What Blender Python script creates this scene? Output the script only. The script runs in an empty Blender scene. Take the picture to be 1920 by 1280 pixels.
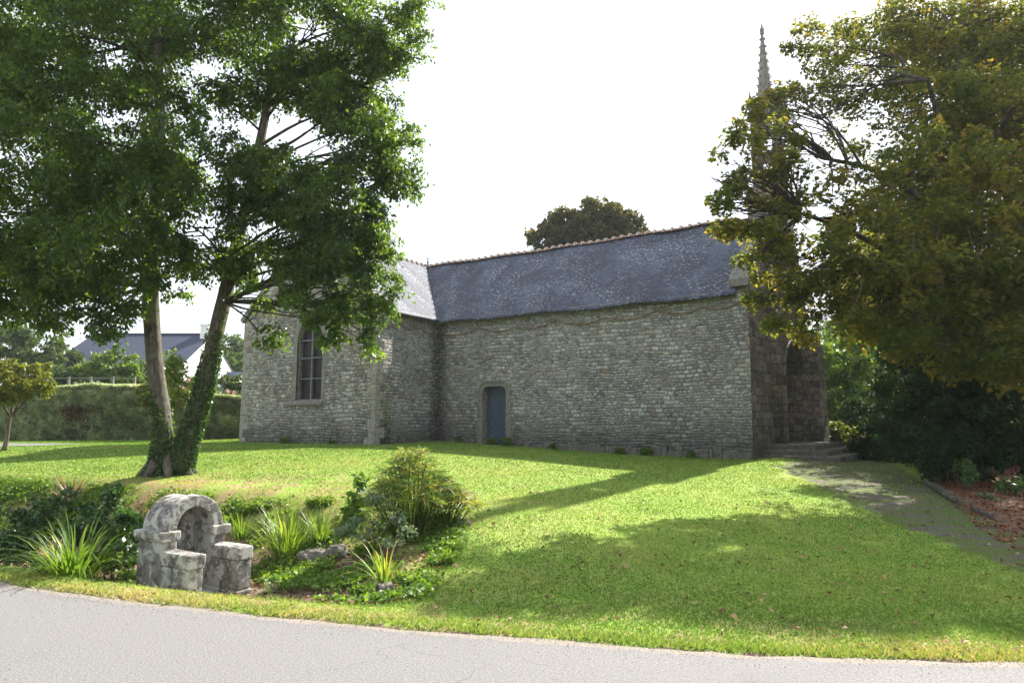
import bpy, bmesh, math, random
import numpy as np
from mathutils import Vector, Matrix
R = math.radians
random.seed(7); rng = np.random.default_rng(11)
S = bpy.context.scene; COL = S.collection

# ------------------------------------------------------------------ camera
PITCH = math.atan(155/1280); CP, SP = math.cos(PITCH), math.sin(PITCH); EYE = 1.6
cd = bpy.data.cameras.new('camera'); cam = bpy.data.objects.new('camera', cd); COL.objects.link(cam)
cam.location = (0, 0, EYE); cam.rotation_euler = (R(90)+PITCH, 0, 0)
cd.sensor_width = 36; cd.lens = 24; cd.clip_start = 0.1; cd.clip_end = 4000
S.camera = cam
# ------------------------------------------------------------------ light
SUN_AZ, SUN_EL = R(35), R(40)
W = bpy.data.worlds.new('World'); S.world = W; W.use_nodes = True
wn = W.node_tree; wn.nodes.clear()
wo = wn.nodes.new('ShaderNodeOutputWorld'); bg = wn.nodes.new('ShaderNodeBackground'); sk = wn.nodes.new('ShaderNodeTexSky')
sk.sky_type = 'NISHITA'; sk.sun_disc = False; sk.sun_elevation = SUN_EL; sk.sun_rotation = SUN_AZ
sk.dust_density = 1.5; sk.air_density = 1.0; sk.ozone_density = 1.0
bg.inputs['Strength'].default_value = 0.15
# thin bright cloud veil over the clear sky
wc = wn.nodes.new('ShaderNodeTexCoord'); wz = wn.nodes.new('ShaderNodeTexNoise'); wz.inputs['Scale'].default_value = 2.2; wz.inputs['Detail'].default_value = 5
wr = wn.nodes.new('ShaderNodeMapRange'); wr.inputs[1].default_value = .3; wr.inputs[2].default_value = .7; wr.inputs[3].default_value = .82; wr.inputs[4].default_value = .95
wm = wn.nodes.new('ShaderNodeMix'); wm.data_type = 'RGBA'; wm.inputs[7].default_value = (2.85, 3.0, 3.25, 1)
wn.links.new(wc.outputs['Generated'], wz.inputs['Vector']); wn.links.new(wz.outputs[0], wr.inputs[0]); wn.links.new(wr.outputs[0], wm.inputs[0])
wn.links.new(sk.outputs[0], wm.inputs[6]); wn.links.new(wm.outputs[2], bg.inputs[0]); wn.links.new(bg.outputs[0], wo.inputs[0])
sl = bpy.data.lights.new('sun', 'SUN'); sun = bpy.data.objects.new('sun', sl); COL.objects.link(sun)
sl.energy = 5.0; sl.angle = R(0.6); sl.color = (1.0, 0.94, 0.84)
sd = Vector((math.sin(SUN_AZ)*math.cos(SUN_EL), math.cos(SUN_AZ)*math.cos(SUN_EL), math.sin(SUN_EL)))
sun.rotation_euler = (-sd).to_track_quat('-Z', 'Y').to_euler(); sun.location = (20, 30, 40)
S.view_settings.view_transform = 'Standard'; S.view_settings.look = 'None'; S.view_settings.gamma = 1
S.view_settings.exposure = 1.6
S.render.engine = 'CYCLES'
cy = S.cycles; cy.max_bounces = 6; cy.diffuse_bounces = 3; cy.glossy_bounces = 2; cy.transmission_bounces = 3
cy.transparent_max_bounces = 6; cy.caustics_reflective = False; cy.caustics_refractive = False
cy.use_denoising = True; cy.sample_clamp_indirect = 6

def at(px, py, Y):
    """world point at forward distance Y seen at a photo pixel"""
    x = (px-960)/1280; y = (640-py)/1280
    d = (x, CP-y*SP, SP+y*CP); t = Y/d[1]
    return Vector((d[0]*t, Y, EYE+d[2]*t))

# ------------------------------------------------------------------ helpers
def tag(o, label=None, cat=None, group=None, kind=None):
    if label: o['label'] = label
    if cat: o['category'] = cat
    if group: o['group'] = group
    if kind: o['kind'] = kind
    return o
def empty(name, loc, rz=0, label=None, cat=None, group=None):
    o = bpy.data.objects.new(name, None); COL.objects.link(o); o.location = loc; o.rotation_euler = (0, 0, rz)
    o.empty_display_size = .2
    return tag(o, label, cat, group)
def link(name, me, mat=None, parent=None, smooth=False):
    o = bpy.data.objects.new(name, me); COL.objects.link(o)
    if mat is not None and not me.materials: me.materials.append(mat)
    if parent is not None: o.parent = parent
    if smooth: me.polygons.foreach_set('use_smooth', [True]*len(me.polygons))
    return o
def npmesh(name, V, k, F=None, attrs=None):
    """V (n,3); polygons of k verts; F (m,k) indices or consecutive"""
    V = np.asarray(V, dtype=np.float32)
    if F is None: F = np.arange(len(V)).reshape(-1, k)
    F = np.asarray(F, dtype=np.int32); m = len(F)
    me = bpy.data.meshes.new(name)
    me.vertices.add(len(V)); me.vertices.foreach_set('co', V.ravel())
    me.loops.add(m*k); me.loops.foreach_set('vertex_index', F.ravel())
    me.polygons.add(m); me.polygons.foreach_set('loop_start', np.arange(0, m*k, k, dtype=np.int32))
    try: me.polygons.foreach_set('loop_total', np.full(m, k, dtype=np.int32))
    except Exception: pass
    for nm, dom, arr in (attrs or []):
        a = me.attributes.new(nm, 'FLOAT', dom); a.data.foreach_set('value', np.asarray(arr, dtype=np.float32).ravel())
    me.update(calc_edges=True); return me
class MB:
    def __init__(s): s.v = []; s.f = []
    def add(s, vs, fs):
        o = len(s.v); s.v += [tuple(v) for v in vs]; s.f += [[i+o for i in f] for f in fs]; return s
    def box(s, x0, x1, y0, y1, z0, z1, M=None, j=0):
        vs = [Vector((x, y, z)) for z in (z0, z1) for y in (y0, y1) for x in (x0, x1)]
        if j: vs = [v+Vector([random.uniform(-j, j) for _ in range(3)]) for v in vs]
        if M is not None: vs = [M @ v for v in vs]
        return s.add(vs, [(0,2,3,1),(4,5,7,6),(0,1,5,4),(2,6,7,3),(0,4,6,2),(1,3,7,5)])
    def tube(s, pts, rad, n=8, cap=True, wob=0, sq=1):
        pts = [Vector(p) for p in pts]; vs = []; fs = []
        up = Vector((0, 0, 1)); prev = None
        for i, p in enumerate(pts):
            t = (pts[min(i+1, len(pts)-1)]-pts[max(i-1, 0)]).normalized()
            if prev is None: a = t.cross(Vector((1, .1, 0)) if abs(t.z) > .9 else up).normalized()
            else: a = (prev-t*prev.dot(t)).normalized()
            prev = a; b = t.cross(a)
            for k in range(n):
                th = 2*math.pi*k/n; r = rad[i]*(1+(random.uniform(-wob, wob) if wob else 0))
                vs.append(p+a*math.cos(th)*r+b*math.sin(th)*r*sq)
        for i in range(len(pts)-1):
            for k in range(n):
                fs.append((i*n+k, i*n+(k+1) % n, (i+1)*n+(k+1) % n, (i+1)*n+k))
        if cap: fs.append(tuple(range(n))[::-1]); fs.append(tuple((len(pts)-1)*n+k for k in range(n)))
        return s.add(vs, fs)
    def prism(s, poly, axis, a0, a1):
        """2D polygon extruded along axis: 'y' -> poly (x,z); 'x' -> poly (y,z); 'z' -> poly (x,y)"""
        def P(u, v, w):
            return {'y': (u, w, v), 'x': (w, u, v), 'z': (u, v, w)}[axis]
        n = len(poly); vs = [P(u, v, a0) for u, v in poly]+[P(u, v, a1) for u, v in poly]
        fs = [tuple(range(n)), tuple(range(2*n-1, n-1, -1))]+[(i, i+n, (i+1) % n+n, (i+1) % n) for i in range(n)]
        return s.add(vs, fs)
    def obj(s, name, mat, parent=None, off=None, smooth=False, bevel=0, jit=0):
        vs = s.v
        if off is not None: vs = [(x-off[0], y-off[1], z-off[2]) for x, y, z in vs]
        me = bpy.data.meshes.new(name); me.from_pydata(vs, [], s.f); me.validate(); 
        bm = bmesh.new(); bm.from_mesh(me); bmesh.ops.recalc_face_normals(bm, faces=bm.faces); bm.to_mesh(me); bm.free()
        me.update()
        o = link(name, me, mat, parent, smooth)
        if bevel:
            m = o.modifiers.new('bevel', 'BEVEL'); m.width = bevel; m.segments = 2; m.limit_method = 'ANGLE'; m.angle_limit = R(35)
        return o
def slab(outer, holes, depth):
    """flat plate in XY with holes, thickness centred on z=0 -> mesh (from a filled curve)"""
    cu = bpy.data.curves.new('c', 'CURVE'); cu.dimensions = '2D'; cu.fill_mode = 'BOTH'; cu.extrude = depth/2
    for L in [outer]+list(holes):
        sp = cu.splines.new('POLY'); sp.points.add(len(L)-1); sp.use_cyclic_u = True
        for i, (x, y) in enumerate(L): sp.points[i].co = (x, y, 0, 1)
    o = bpy.data.objects.new('tmp', cu); COL.objects.link(o)
    me = bpy.data.meshes.new_from_object(o.evaluated_get(bpy.context.evaluated_depsgraph_get()))
    bpy.data.objects.remove(o); me.materials.clear(); return me
def slab_obj(name, outer, holes, depth, M, mat, parent):
    me = slab(outer, holes, depth); me.transform(M); return link(name, me, mat, parent)
def copy_tree(o, parent=None):
    c = o.copy(); COL.objects.link(c); c.parent = parent
    for ch in [x for x in S.objects if x.parent == o]: copy_tree(ch, c)
    return c

# ------------------------------------------------------------------ noise for shapes (numpy, lattice value noise)
_lat = rng.random((64, 64, 8))
def vnoise(x, y, f=1.0, layer=0):
    x = np.asarray(x, float)*f+100; y = np.asarray(y, float)*f+100
    xi = np.floor(x).astype(int); yi = np.floor(y).astype(int); u = x-xi; v = y-yi
    u = u*u*(3-2*u); v = v*v*(3-2*v); g = _lat[:, :, layer]
    a = g[xi % 64, yi % 64]; b = g[(xi+1) % 64, yi % 64]; c = g[xi % 64, (yi+1) % 64]; d = g[(xi+1) % 64, (yi+1) % 64]
    return (a*(1-u)+b*u)*(1-v)+(c*(1-u)+d*u)*v-.5
def ss(a, b, x):
    t = np.clip((np.asarray(x, float)-a)/(b-a), 0, 1); return t*t*(3-2*t)

# ------------------------------------------------------------------ terrain height
_E = [(0, 1094), (100, 1108), (392, 1144), (650, 1170), (900, 1190), (1100, 1205), (1400, 1228), (1650, 1237), (1920, 1241)]
def _g0(px, py):
    x = (px-960)/1280; y = (640-py)/1280; t = -EYE/(SP+y*CP); return x*t, (CP-y*SP)*t
_EP = [_g0(*p) for p in _E]
RX = [-200, -60, -30, -20, -12, -8]+[p[0] for p in _EP]+[8, 14, 40, 200]
RY = [96, 35, 20.5, 15.5, 11.2, 8.9]+[p[1] for p in _EP]+[4.75, 5.0, 8, 30]
def edge_y(x):
    a = np.interp(x, RX, RY); return (a+np.interp(np.asarray(x)-.7, RX, RY)+np.interp(np.asarray(x)+.7, RX, RY))/3
def hollow(X, Y):
    s = Y-edge_y(X)
    mx = 1-ss(-1.75, -.35, X-(s-2)*.12)
    return ss(.40, .85, s)*(1-ss(2.3, 4.5, s))*mx
def zg(X, Y):
    X = np.asarray(X, float); Y = np.asarray(Y, float)
    s = Y-edge_y(X)
    right = (.60-.13*ss(7.5, 11, X))*ss(-1.5, 15, s)-.02
    left = .02+.50*ss(.2, 4.6, s)+.36*ss(2, 11.5, s)+.18*ss(14, 26, s)
    m = ss(-6.5, 5.5, X-.12*(Y-8))
    up = left*(1-m)+right*m
    up = np.where(s < 0, 0, up)
    h = hollow(X, Y)
    z = up*(1-h)+(-.34+.24*ss(-3.4, -1.2, X))*h
    z = z+.03*ss(1, 6, s)*vnoise(X, Y, .35)+.015*ss(.5, 2, s)*vnoise(X, Y, 1.1, 1)+h*.10*vnoise(X, Y, 1.6, 2)
    z = np.where(s < .05, -.05+.05*ss(-.1, .05, s), z)
    return z
def G(x, y): return float(zg(x, y))
def atg(px, py):
    """ground point seen at a photo pixel (used only to place things on the ground)"""
    lo = None
    for Y in np.arange(3.5, 60, .05):
        p = at(px, py, float(Y))
        if p.z <= G(p.x, p.y): return Vector((p.x, p.y, G(p.x, p.y)))
    return at(px, py, 40)
# ------------------------------------------------------------------ materials
class T:
    """small node helper"""
    def __init__(s, name):
        s.m = bpy.data.materials.new(name); s.m.use_nodes = True; s.t = s.m.node_tree; s.t.nodes.clear()
        s.out = s.n('OutputMaterial'); s.co = s.n('TexCoord')
    def n(s, typ, **kw):
        x = s.t.nodes.new('ShaderNode'+typ)
        for k, v in kw.items(): setattr(x, k, v)
        return x
    def l(s, a, b):
        if isinstance(a, bpy.types.Node): a = a.outputs[0]
        s.t.links.new(a, b)
    def set(s, sock, v):
        if isinstance(v, (bpy.types.Node, bpy.types.NodeSocket)): s.l(v, sock)
        elif v is not None: sock.default_value = v
    def math(s, op, a, b=None, c=None, clamp=False):
        x = s.n('Math', operation=op, use_clamp=clamp); s.set(x.inputs[0], a); s.set(x.inputs[1], b); s.set(x.inputs[2], c); return x.outputs[0]
    def mix(s, f, a, b, mode='MIX'):
        x = s.n('Mix', data_type='RGBA', blend_type=mode); s.set(x.inputs[0], f)
        s.set(x.inputs[6], a if not isinstance(a, tuple) else (*a, 1)[:4]); s.set(x.inputs[7], b if not isinstance(b, tuple) else (*b, 1)[:4]); return x.outputs[2]
    def noise(s, scale, detail=4, rough=.55, vec=None, dist=0, w=None):
        x = s.n('TexNoise'); x.inputs['Scale'].default_value = scale; x.inputs['Detail'].default_value = detail
        x.inputs['Roughness'].default_value = rough; x.inputs['Distortion'].default_value = dist
        s.l(vec if vec is not None else s.co.outputs['Object'], x.inputs['Vector']); return x.outputs[0]
    def vor(s, scale, feature='F1', vec=None, rand=1, out=0):
        x = s.n('TexVoronoi', feature=feature); x.inputs['Scale'].default_value = scale
        x.inputs['Randomness'].default_value = rand
        s.l(vec if vec is not None else s.co.outputs['Object'], x.inputs['Vector']); return x.outputs[out]
    def ramp(s, f, stops, interp='LINEAR'):
        x = s.n('ValToRGB'); r = x.color_ramp; r.interpolation = interp
        while len(r.elements) < len(stops): r.elements.new(.5)
        for e, (p, c) in zip(r.elements, stops):
            e.position = p; e.color = (c, c, c, 1) if isinstance(c, (int, float)) else (*c, 1)
        s.l(f, x.inputs[0]); return x.outputs[0]
    def mapping(s, scale=(1, 1, 1), loc=(0, 0, 0), rot=(0, 0, 0), vec=None):
        x = s.n('Mapping'); x.inputs['Scale'].default_value = scale; x.inputs['Location'].default_value = loc; x.inputs['Rotation'].default_value = rot
        s.l(vec if vec is not None else s.co.outputs['Object'], x.inputs['Vector']); return x.outputs[0]
    def bump(s, h, strength=.5, dist=.02, nrm=None):
        x = s.n('Bump'); x.inputs['Strength'].default_value = strength; x.inputs['Distance'].default_value = dist
        s.l(h, x.inputs['Height']); 
        if nrm is not None: s.l(nrm, x.inputs['Normal'])
        return x.outputs[0]
    def pbr(s, col, rough=.9, nrm=None, spec=.3, metal=0, **kw):
        b = s.n('BsdfPrincipled'); s.set(b.inputs['Base Color'], (*col, 1) if isinstance(col, tuple) else col)
        s.set(b.inputs['Roughness'], rough); b.inputs['Metallic'].default_value = metal
        b.inputs['Specular IOR Level'].default_value = spec
        if nrm is not None: s.l(nrm, b.inputs['Normal'])
        s.b = b; s.l(b.outputs[0], s.out.inputs[0]); return s.m
    def sep(s, vec=None):
        x = s.n('SeparateXYZ'); s.l(vec if vec is not None else s.co.outputs['Object'], x.inputs[0]); return x.outputs
    def comb(s, a, b, c=0):
        x = s.n('CombineXYZ'); s.set(x.inputs[0], a); s.set(x.inputs[1], b); s.set(x.inputs[2], c); return x.outputs[0]

def leaf_mat(name, cols, trans=.45, gloss=.35, rough=.45, tcol=None):
    """cols: list of (pos, rgb) along the per-leaf 'tint'; translucency makes back-lit leaves glow"""
    t = T(name); a = t.n('Attribute', attribute_name='tint')
    col = t.ramp(a.outputs['Fac'], cols)
    b = t.n('BsdfPrincipled'); t.l(col, b.inputs['Base Color']); b.inputs['Roughness'].default_value = rough
    b.inputs['Specular IOR Level'].default_value = gloss
    tr = t.n('BsdfTranslucent'); tc = t.mix(1.0, col, tcol or (1.75, 1.65, .55), 'MULTIPLY'); t.l(tc, tr.inputs[0])
    m = t.n('MixShader'); m.inputs[0].default_value = trans; t.l(b.outputs[0], m.inputs[1]); t.l(tr.outputs[0], m.inputs[2])
    t.l(m.outputs[0], t.out.inputs[0]); return t.m

def rubble_mat(name, kx=4.3, kz=7.6, tones=((.165,.168,.165), (.285,.287,.28), (.405,.408,.395)), mortar=(.40,.395,.365), lich=.5, stain=True, damp=1.2, rust=.25, base_z=.9, jw=.016):
    t = T(name); x, y, z = t.sep()
    u = t.math('ADD', x, y)
    v0 = t.comb(u, z)
    wob = t.noise(.9, 2, vec=v0); wob2 = t.noise(7, 4, .65, vec=v0)
    zz = t.math('ADD', z, t.math('ADD', t.math('MULTIPLY', wob, .20), t.math('MULTIPLY', wob2, .075)))
    uu = t.math('ADD', u, t.math('MULTIPLY', t.noise(8, 4, .65, vec=v0), .10))
    def coursed(wd, h, seed):
        r = t.math('DIVIDE', t.math('ADD', zz, seed), h); row = t.math('FLOOR', r); fr = t.math('FRACT', r)
        w = t.math('ADD', t.math('DIVIDE', uu, wd), t.math('MULTIPLY', row, 17.37))
        def v1(feature, out):
            q = t.n('TexVoronoi', feature=feature, voronoi_dimensions='1D'); q.inputs['Scale'].default_value = 1; q.inputs['Randomness'].default_value = .85
            t.l(w, q.inputs['W']); return q.outputs[out]
        e = t.math('MINIMUM', t.math('MULTIPLY', v1('DISTANCE_TO_EDGE', 0), wd), t.math('MULTIPLY', t.math('MINIMUM', fr, t.math('SUBTRACT', 1, fr)), h))
        return e, v1('F1', 1)
    patch = t.ramp(t.noise(.8, 4, vec=v0), [(.47, 0), (.50, 1)])
    e1, c1 = coursed(1/kx, 1/kz, 0); e2, c2 = coursed(.62/kx, .68/kz, 3.3)
    edge = t.mix(patch, e1, e2); cellc = t.mix(patch, c1, c2)
    sepc = t.n('SeparateColor'); t.l(cellc, sepc.inputs[0]); r_, g_, b_ = sepc.outputs[:3]
    col = t.ramp(r_, [(0, tones[0]), (.35, tones[1]), (.8, tones[2]), (1, tuple(min(1, c*1.12) for c in tones[2]))])
    warm = t.ramp(g_, [(.80-rust*.3, 0), (.97, .7)])
    col = t.mix(warm, col, (.25, .165, .105))
    fine = t.noise(38, 5, .7); mid = t.noise(9, 5, .7)
    col = t.mix(.85, col, t.ramp(fine, [(.25, .45), (.5, 1.0), (.75, 1.5)]), 'MULTIPLY')
    col = t.mix(.9, col, t.ramp(t.noise(13, 3, .85), [(.33, .5), (.5, 1.0), (.66, 1.6)]), 'MULTIPLY')
    # mortar
    mw = t.math('ADD', jw*.6, t.math('MULTIPLY', t.noise(2.2, 3), jw))
    mm = t.math('SUBTRACT', 1, t.math('SMOOTH_MIN', 1, t.math('DIVIDE', edge, mw), .2), clamp=True)
    mcol = t.mix(t.ramp(t.noise(.8, 4), [(.38, 0), (.62, 1)]), tuple(c*.42 for c in mortar), mortar)
    col = t.mix(t.ramp(mm, [(.15, 0), (.6, 1)]), col, mcol)
    # lichen: pale green grey crusts in blotches
    l1 = t.ramp(t.noise(7, 8, .78, dist=.6), [(.50, 0), (.60, 1)])
    big = t.ramp(t.noise(.42, 4), [(.38, .25), (.6, 1)])
    lf = t.math('MULTIPLY', t.math('MULTIPLY', l1, big), lich)
    col = t.mix(lf, col, (.42, .43, .39))
    l2 = t.ramp(t.noise(1.5, 5, .6), [(.60, 0), (.68, .5)])
    col = t.mix(t.math('MULTIPLY', l2, lich), col, (.36, .41, .22))
    sp = t.ramp(t.noise(21, 6, .8), [(.62, 0), (.7, .8)])
    col = t.mix(t.math('MULTIPLY', sp, lich), col, (.55, .56, .52))
    dk = t.ramp(t.noise(3.0, 6, .7), [(.30, .55), (.46, 0)])
    col = t.mix(dk, col, (.085, .085, .08))
    # damp dark foot of the wall
    zn = t.math('ADD', t.math('SUBTRACT', z, base_z), t.math('MULTIPLY', t.math('SUBTRACT', t.noise(1.6, 5), .5), -1.3))
    d = t.ramp(t.math('MULTIPLY', zn, 1/damp), [(.0, 1), (1, 0)])
    col = t.mix(t.math('MULTIPLY', d, .72), col, (.055, .06, .048))
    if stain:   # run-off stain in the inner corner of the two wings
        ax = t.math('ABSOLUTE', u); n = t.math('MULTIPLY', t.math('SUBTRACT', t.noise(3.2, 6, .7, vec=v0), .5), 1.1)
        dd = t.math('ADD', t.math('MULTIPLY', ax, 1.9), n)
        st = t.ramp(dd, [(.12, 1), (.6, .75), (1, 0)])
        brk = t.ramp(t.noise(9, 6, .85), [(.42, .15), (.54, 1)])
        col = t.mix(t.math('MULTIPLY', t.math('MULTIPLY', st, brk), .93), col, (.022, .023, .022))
    hgt = t.math('ADD', t.math('MULTIPLY', t.math('MINIMUM', t.math('DIVIDE', edge, jw*1.9), 1), 1.0), t.math('ADD', t.math('MULTIPLY', mid, .5), t.math('MULTIPLY', b_, .45)))
    hgt = t.math('ADD', hgt, t.math('MULTIPLY', fine, .22))
    return t.pbr(col, .92, t.bump(hgt, 1.0, .045), .2)

M = {}
M['rubble'] = rubble_mat('rubble_wall')
M['rubble_end'] = rubble_mat('transept_rubble', 3.5, 6.6, stain=True, tones=((.15,.145,.135), (.27,.262,.24), (.41,.40,.37)), lich=.42, rust=.5)
M['ashlar'] = rubble_mat('granite_ashlar', 1.7, 3.0, jw=.010, tones=((.10,.09,.073), (.17,.152,.125), (.24,.215,.18)), mortar=(.08,.07,.056), lich=.18, stain=False, damp=.9, rust=.1)
def granite(name, base=(.30,.285,.25), dark=.5, lich=.4, joints=False):
    t = T(name); f = t.noise(60, 4, .7); m = t.noise(6, 6, .7)
    col = t.mix(1, base, t.ramp(f, [(.3, .55), (.5, 1.), (.7, 1.4)]), 'MULTIPLY')
    col = t.mix(t.ramp(m, [(.36, dark), (.52, 0)]), col, (.07, .068, .06))
    col = t.mix(t.math('MULTIPLY', t.ramp(t.noise(11, 7, .75), [(.52, 0), (.62, 1)]), lich), col, (.5, .5, .44))
    h = t.math('ADD', t.math('MULTIPLY', m, 1), t.math('MULTIPLY', f, .4))
    return t.pbr(col, .9, t.bump(h, .8, .02), .25)
M['granite'] = granite('dressed_granite', (.20,.195,.175), .6, .3)
M['granite_dark'] = granite('weathered_granite', (.2,.19,.165), .8, .25)
M['spire'] = granite('spire_granite', (.24,.225,.21), .6, .35)

def slate():
    t = T('slate'); x, y, z = t.sep()
    uv = t.n('Attribute', attribute_name='slope'); ux = t.n('Attribute', attribute_name='along')
    s_ = uv.outputs['Fac']; a_ = ux.outputs['Fac']
    v = t.comb(a_, s_)
    br = t.n('TexBrick'); br.offset = .5; br.inputs['Scale'].default_value = 1; br.inputs['Mortar Size'].default_value = .008
    br.inputs['Mortar Smooth'].default_value = .25; br.inputs['Brick Width'].default_value = .17; br.inputs['Row Height'].default_value = .105
    br.inputs['Color1'].default_value = (0, 0, 0, 1); br.inputs['Color2'].default_value = (1, 1, 1, 1); br.inputs['Bias'].default_value = 0
    wv = t.n('VectorMath', operation='ADD'); t.l(v, wv.inputs[0])
    nn = t.n('TexNoise'); nn.inputs['Scale'].default_value = 1.2; t.l(v, nn.inputs['Vector'])
    sc = t.n('VectorMath', operation='SCALE'); t.l(nn.outputs[1], sc.inputs[0]); sc.inputs['Scale'].default_value = .05; t.l(sc.outputs[0], wv.inputs[1])
    t.l(wv.outputs[0], br.inputs['Vector'])
    rnd = br.outputs['Color']; mort = br.outputs['Fac']
    col = t.ramp(t.n('SeparateColor').outputs[0] if False else rnd, [(0, (.042, .052, .082)), (.5, (.062, .073, .110)), (1, (.092, .104, .138))])
    # purple-brown weathering streaks and pale lichen running down the slope
    vs = t.comb(t.math('MULTIPLY', t.math('ADD', a_, t.math('MULTIPLY', t.noise(.7, 4, vec=v), 2.2)), 1.0), t.math('MULTIPLY', s_, .42))
    st = t.noise(1.1, 5, .6, vec=vs)
    col = t.mix(t.ramp(st, [(.40, .7), (.52, 0)]), col, (.040, .038, .056))
    col = t.mix(t.ramp(st, [(.52, 0), (.66, .55)]), col, (.12, .145, .20))
    big = t.ramp(t.noise(1.0, 5, .65, vec=vs), [(.44, .06), (.60, 1)])
    sp = t.ramp(t.noise(9, 6, .8, vec=v), [(.53, 0), (.60, 1)])
    sp2 = t.ramp(t.noise(4.5, 6, .75, vec=v), [(.50, 0), (.60, 1)])
    col = t.mix(t.math('MULTIPLY', t.math('MULTIPLY', sp, big), .7), col, (.40, .45, .50))
    col = t.mix(t.math('MULTIPLY', t.math('MULTIPLY', t.math('MULTIPLY', sp2, big), sp), .8), col, (.55, .58, .56))
    col = t.mix(t.math('MULTIPLY', mort, .7), col, (.02, .022, .03))
    row = t.math('FRACT', t.math('DIVIDE', s_, .105))
    h = t.math('ADD', t.math('MULTIPLY', t.math('SUBTRACT', 1, row), 1), t.math('ADD', t.math('MULTIPLY', mort, -.8), t.math('MULTIPLY', t.noise(6, 4, vec=v), .8)))
    h = t.math('ADD', h, t.math('MULTIPLY', rnd, .4))
    return t.pbr(col, .62, t.bump(h, .9, .015), .12)
M['slate'] = slate()

def ground_mat():
    t = T('lawn_ground'); soil = t.n('Attribute', attribute_name='soil').outputs['Fac']; dry = t.n('Attribute', attribute_name='dry').outputs['Fac']
    grav = t.n('Attribute', attribute_name='gravel').outputs['Fac']
    n1 = t.noise(.7, 5); n2 = t.noise(9, 5, .7); n3 = t.noise(60, 4, .75)
    g = t.ramp(n2, [(.3, (.135, .22, .032)), (.5, (.175, .265, .042)), (.72, (.225, .305, .06))])
    g = t.mix(1, g, t.ramp(n3, [(.3, .78), (.5, 1.), (.7, 1.2)]), 'MULTIPLY')
    g = t.mix(t.ramp(n1, [(.42, 0), (.66, .45)]), g, (.26, .27, .06))
    dr = t.ramp(t.noise(1.9, 6, .72), [(.44, 0), (.56, 1)])
    g = t.mix(t.math('MULTIPLY', dr, dry), g, t.mix(n2, (.22, .155, .08), (.30, .25, .11)))
    so = t.ramp(t.noise(24, 6, .75), [(.3, (.06, .042, .028)), (.5, (.15, .105, .072)), (.66, (.24, .165, .12)), (.8, (.36, .29, .22))])
    sm = t.math('ADD', soil, t.math('MULTIPLY', t.math('SUBTRACT', t.noise(3.4, 5, .65), .5), 1.6))
    g = t.mix(t.ramp(sm, [(.42, 0), (.58, 1)]), g, so)
    gr = t.ramp(t.noise(40, 5, .8), [(.3, (.04, .03, .029)), (.5, (.105, .082, .080)), (.7, (.25, .205, .20))])
    gr = t.mix(t.ramp(t.noise(2.2, 6, .7, vec=t.mapping((.6, 1.6, 1))), [(.42, 0), (.52, .9)]), gr, (.085, .115, .03))
    gm = t.math('ADD', grav, t.math('MULTIPLY', t.math('SUBTRACT', t.noise(1.5, 6, .7), .5), 1.5))
    g = t.mix(t.ramp(gm, [(.40, 0), (.62, 1)]), g, gr)
    h = t.math('ADD', n3, t.math('MULTIPLY', n2, 1.0))
    return t.pbr(g, .95, t.bump(h, .45, .014), .12)
M['ground'] = ground_mat()
def asphalt():
    t = T('asphalt'); f = t.vor(70, 'F1'); f2 = t.noise(62, 6, .85); b = t.noise(.55, 5, .6)
    c = t.ramp(f2, [(.28, (.055, .053, .053)), (.44, (.125, .122, .122)), (.56, (.185, .18, .178)), (.74, (.34, .33, .325))])
    c = t.mix(t.ramp(t.noise(70, 5, .85), [(.60, 0), (.68, .6)]), c, (.09, .09, .09))
    c = t.mix(t.ramp(b, [(.35, .22), (.5, 0)]), c, (.12, .118, .12))
    c = t.mix(t.ramp(t.noise(1.7, 7, .8, vec=t.mapping((.35, 1.6, 1), rot=(0, 0, .25))), [(.66, 0), (.76, .35)]), c, (.45, .42, .38))
    ck = t.n('TexVoronoi', feature='DISTANCE_TO_EDGE'); ck.inputs['Scale'].default_value = .55; wv = t.n('VectorMath', operation='ADD'); nz = t.n('TexNoise'); nz.inputs['Scale'].default_value = 1.6; nz.inputs['Detail'].default_value = 7; t.l(t.co.outputs['Object'], nz.inputs['Vector']); t.l(t.co.outputs['Object'], wv.inputs[0]); t.l(nz.outputs[1], wv.inputs[1]); t.l(wv.outputs[0], ck.inputs['Vector'])
    cm = t.math('MULTIPLY', t.ramp(ck.outputs[0], [(.0, 1), (.006, 0)]), t.ramp(t.noise(.8, 3), [(.48, 0), (.6, .55)]))
    c = t.mix(cm, c, (.06, .058, .055))
    rim = t.n('Attribute', attribute_name='rim').outputs['Fac']
    rm = t.math('ADD', rim, t.math('MULTIPLY', t.math('SUBTRACT', t.noise(5, 6, .75), .5), 1.7))
    c = t.mix(t.ramp(rm, [(.5, 0), (.75, .8)]), c, t.ramp(t.noise(80, 4), [(.3, (.12, .095, .07)), (.7, (.34, .29, .24))]))
    h = t.math('ADD', t.math('MULTIPLY', f, .5), f2)
    return t.pbr(c, .88, t.bump(h, .7, .006), .3)
M['asphalt'] = asphalt()

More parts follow.
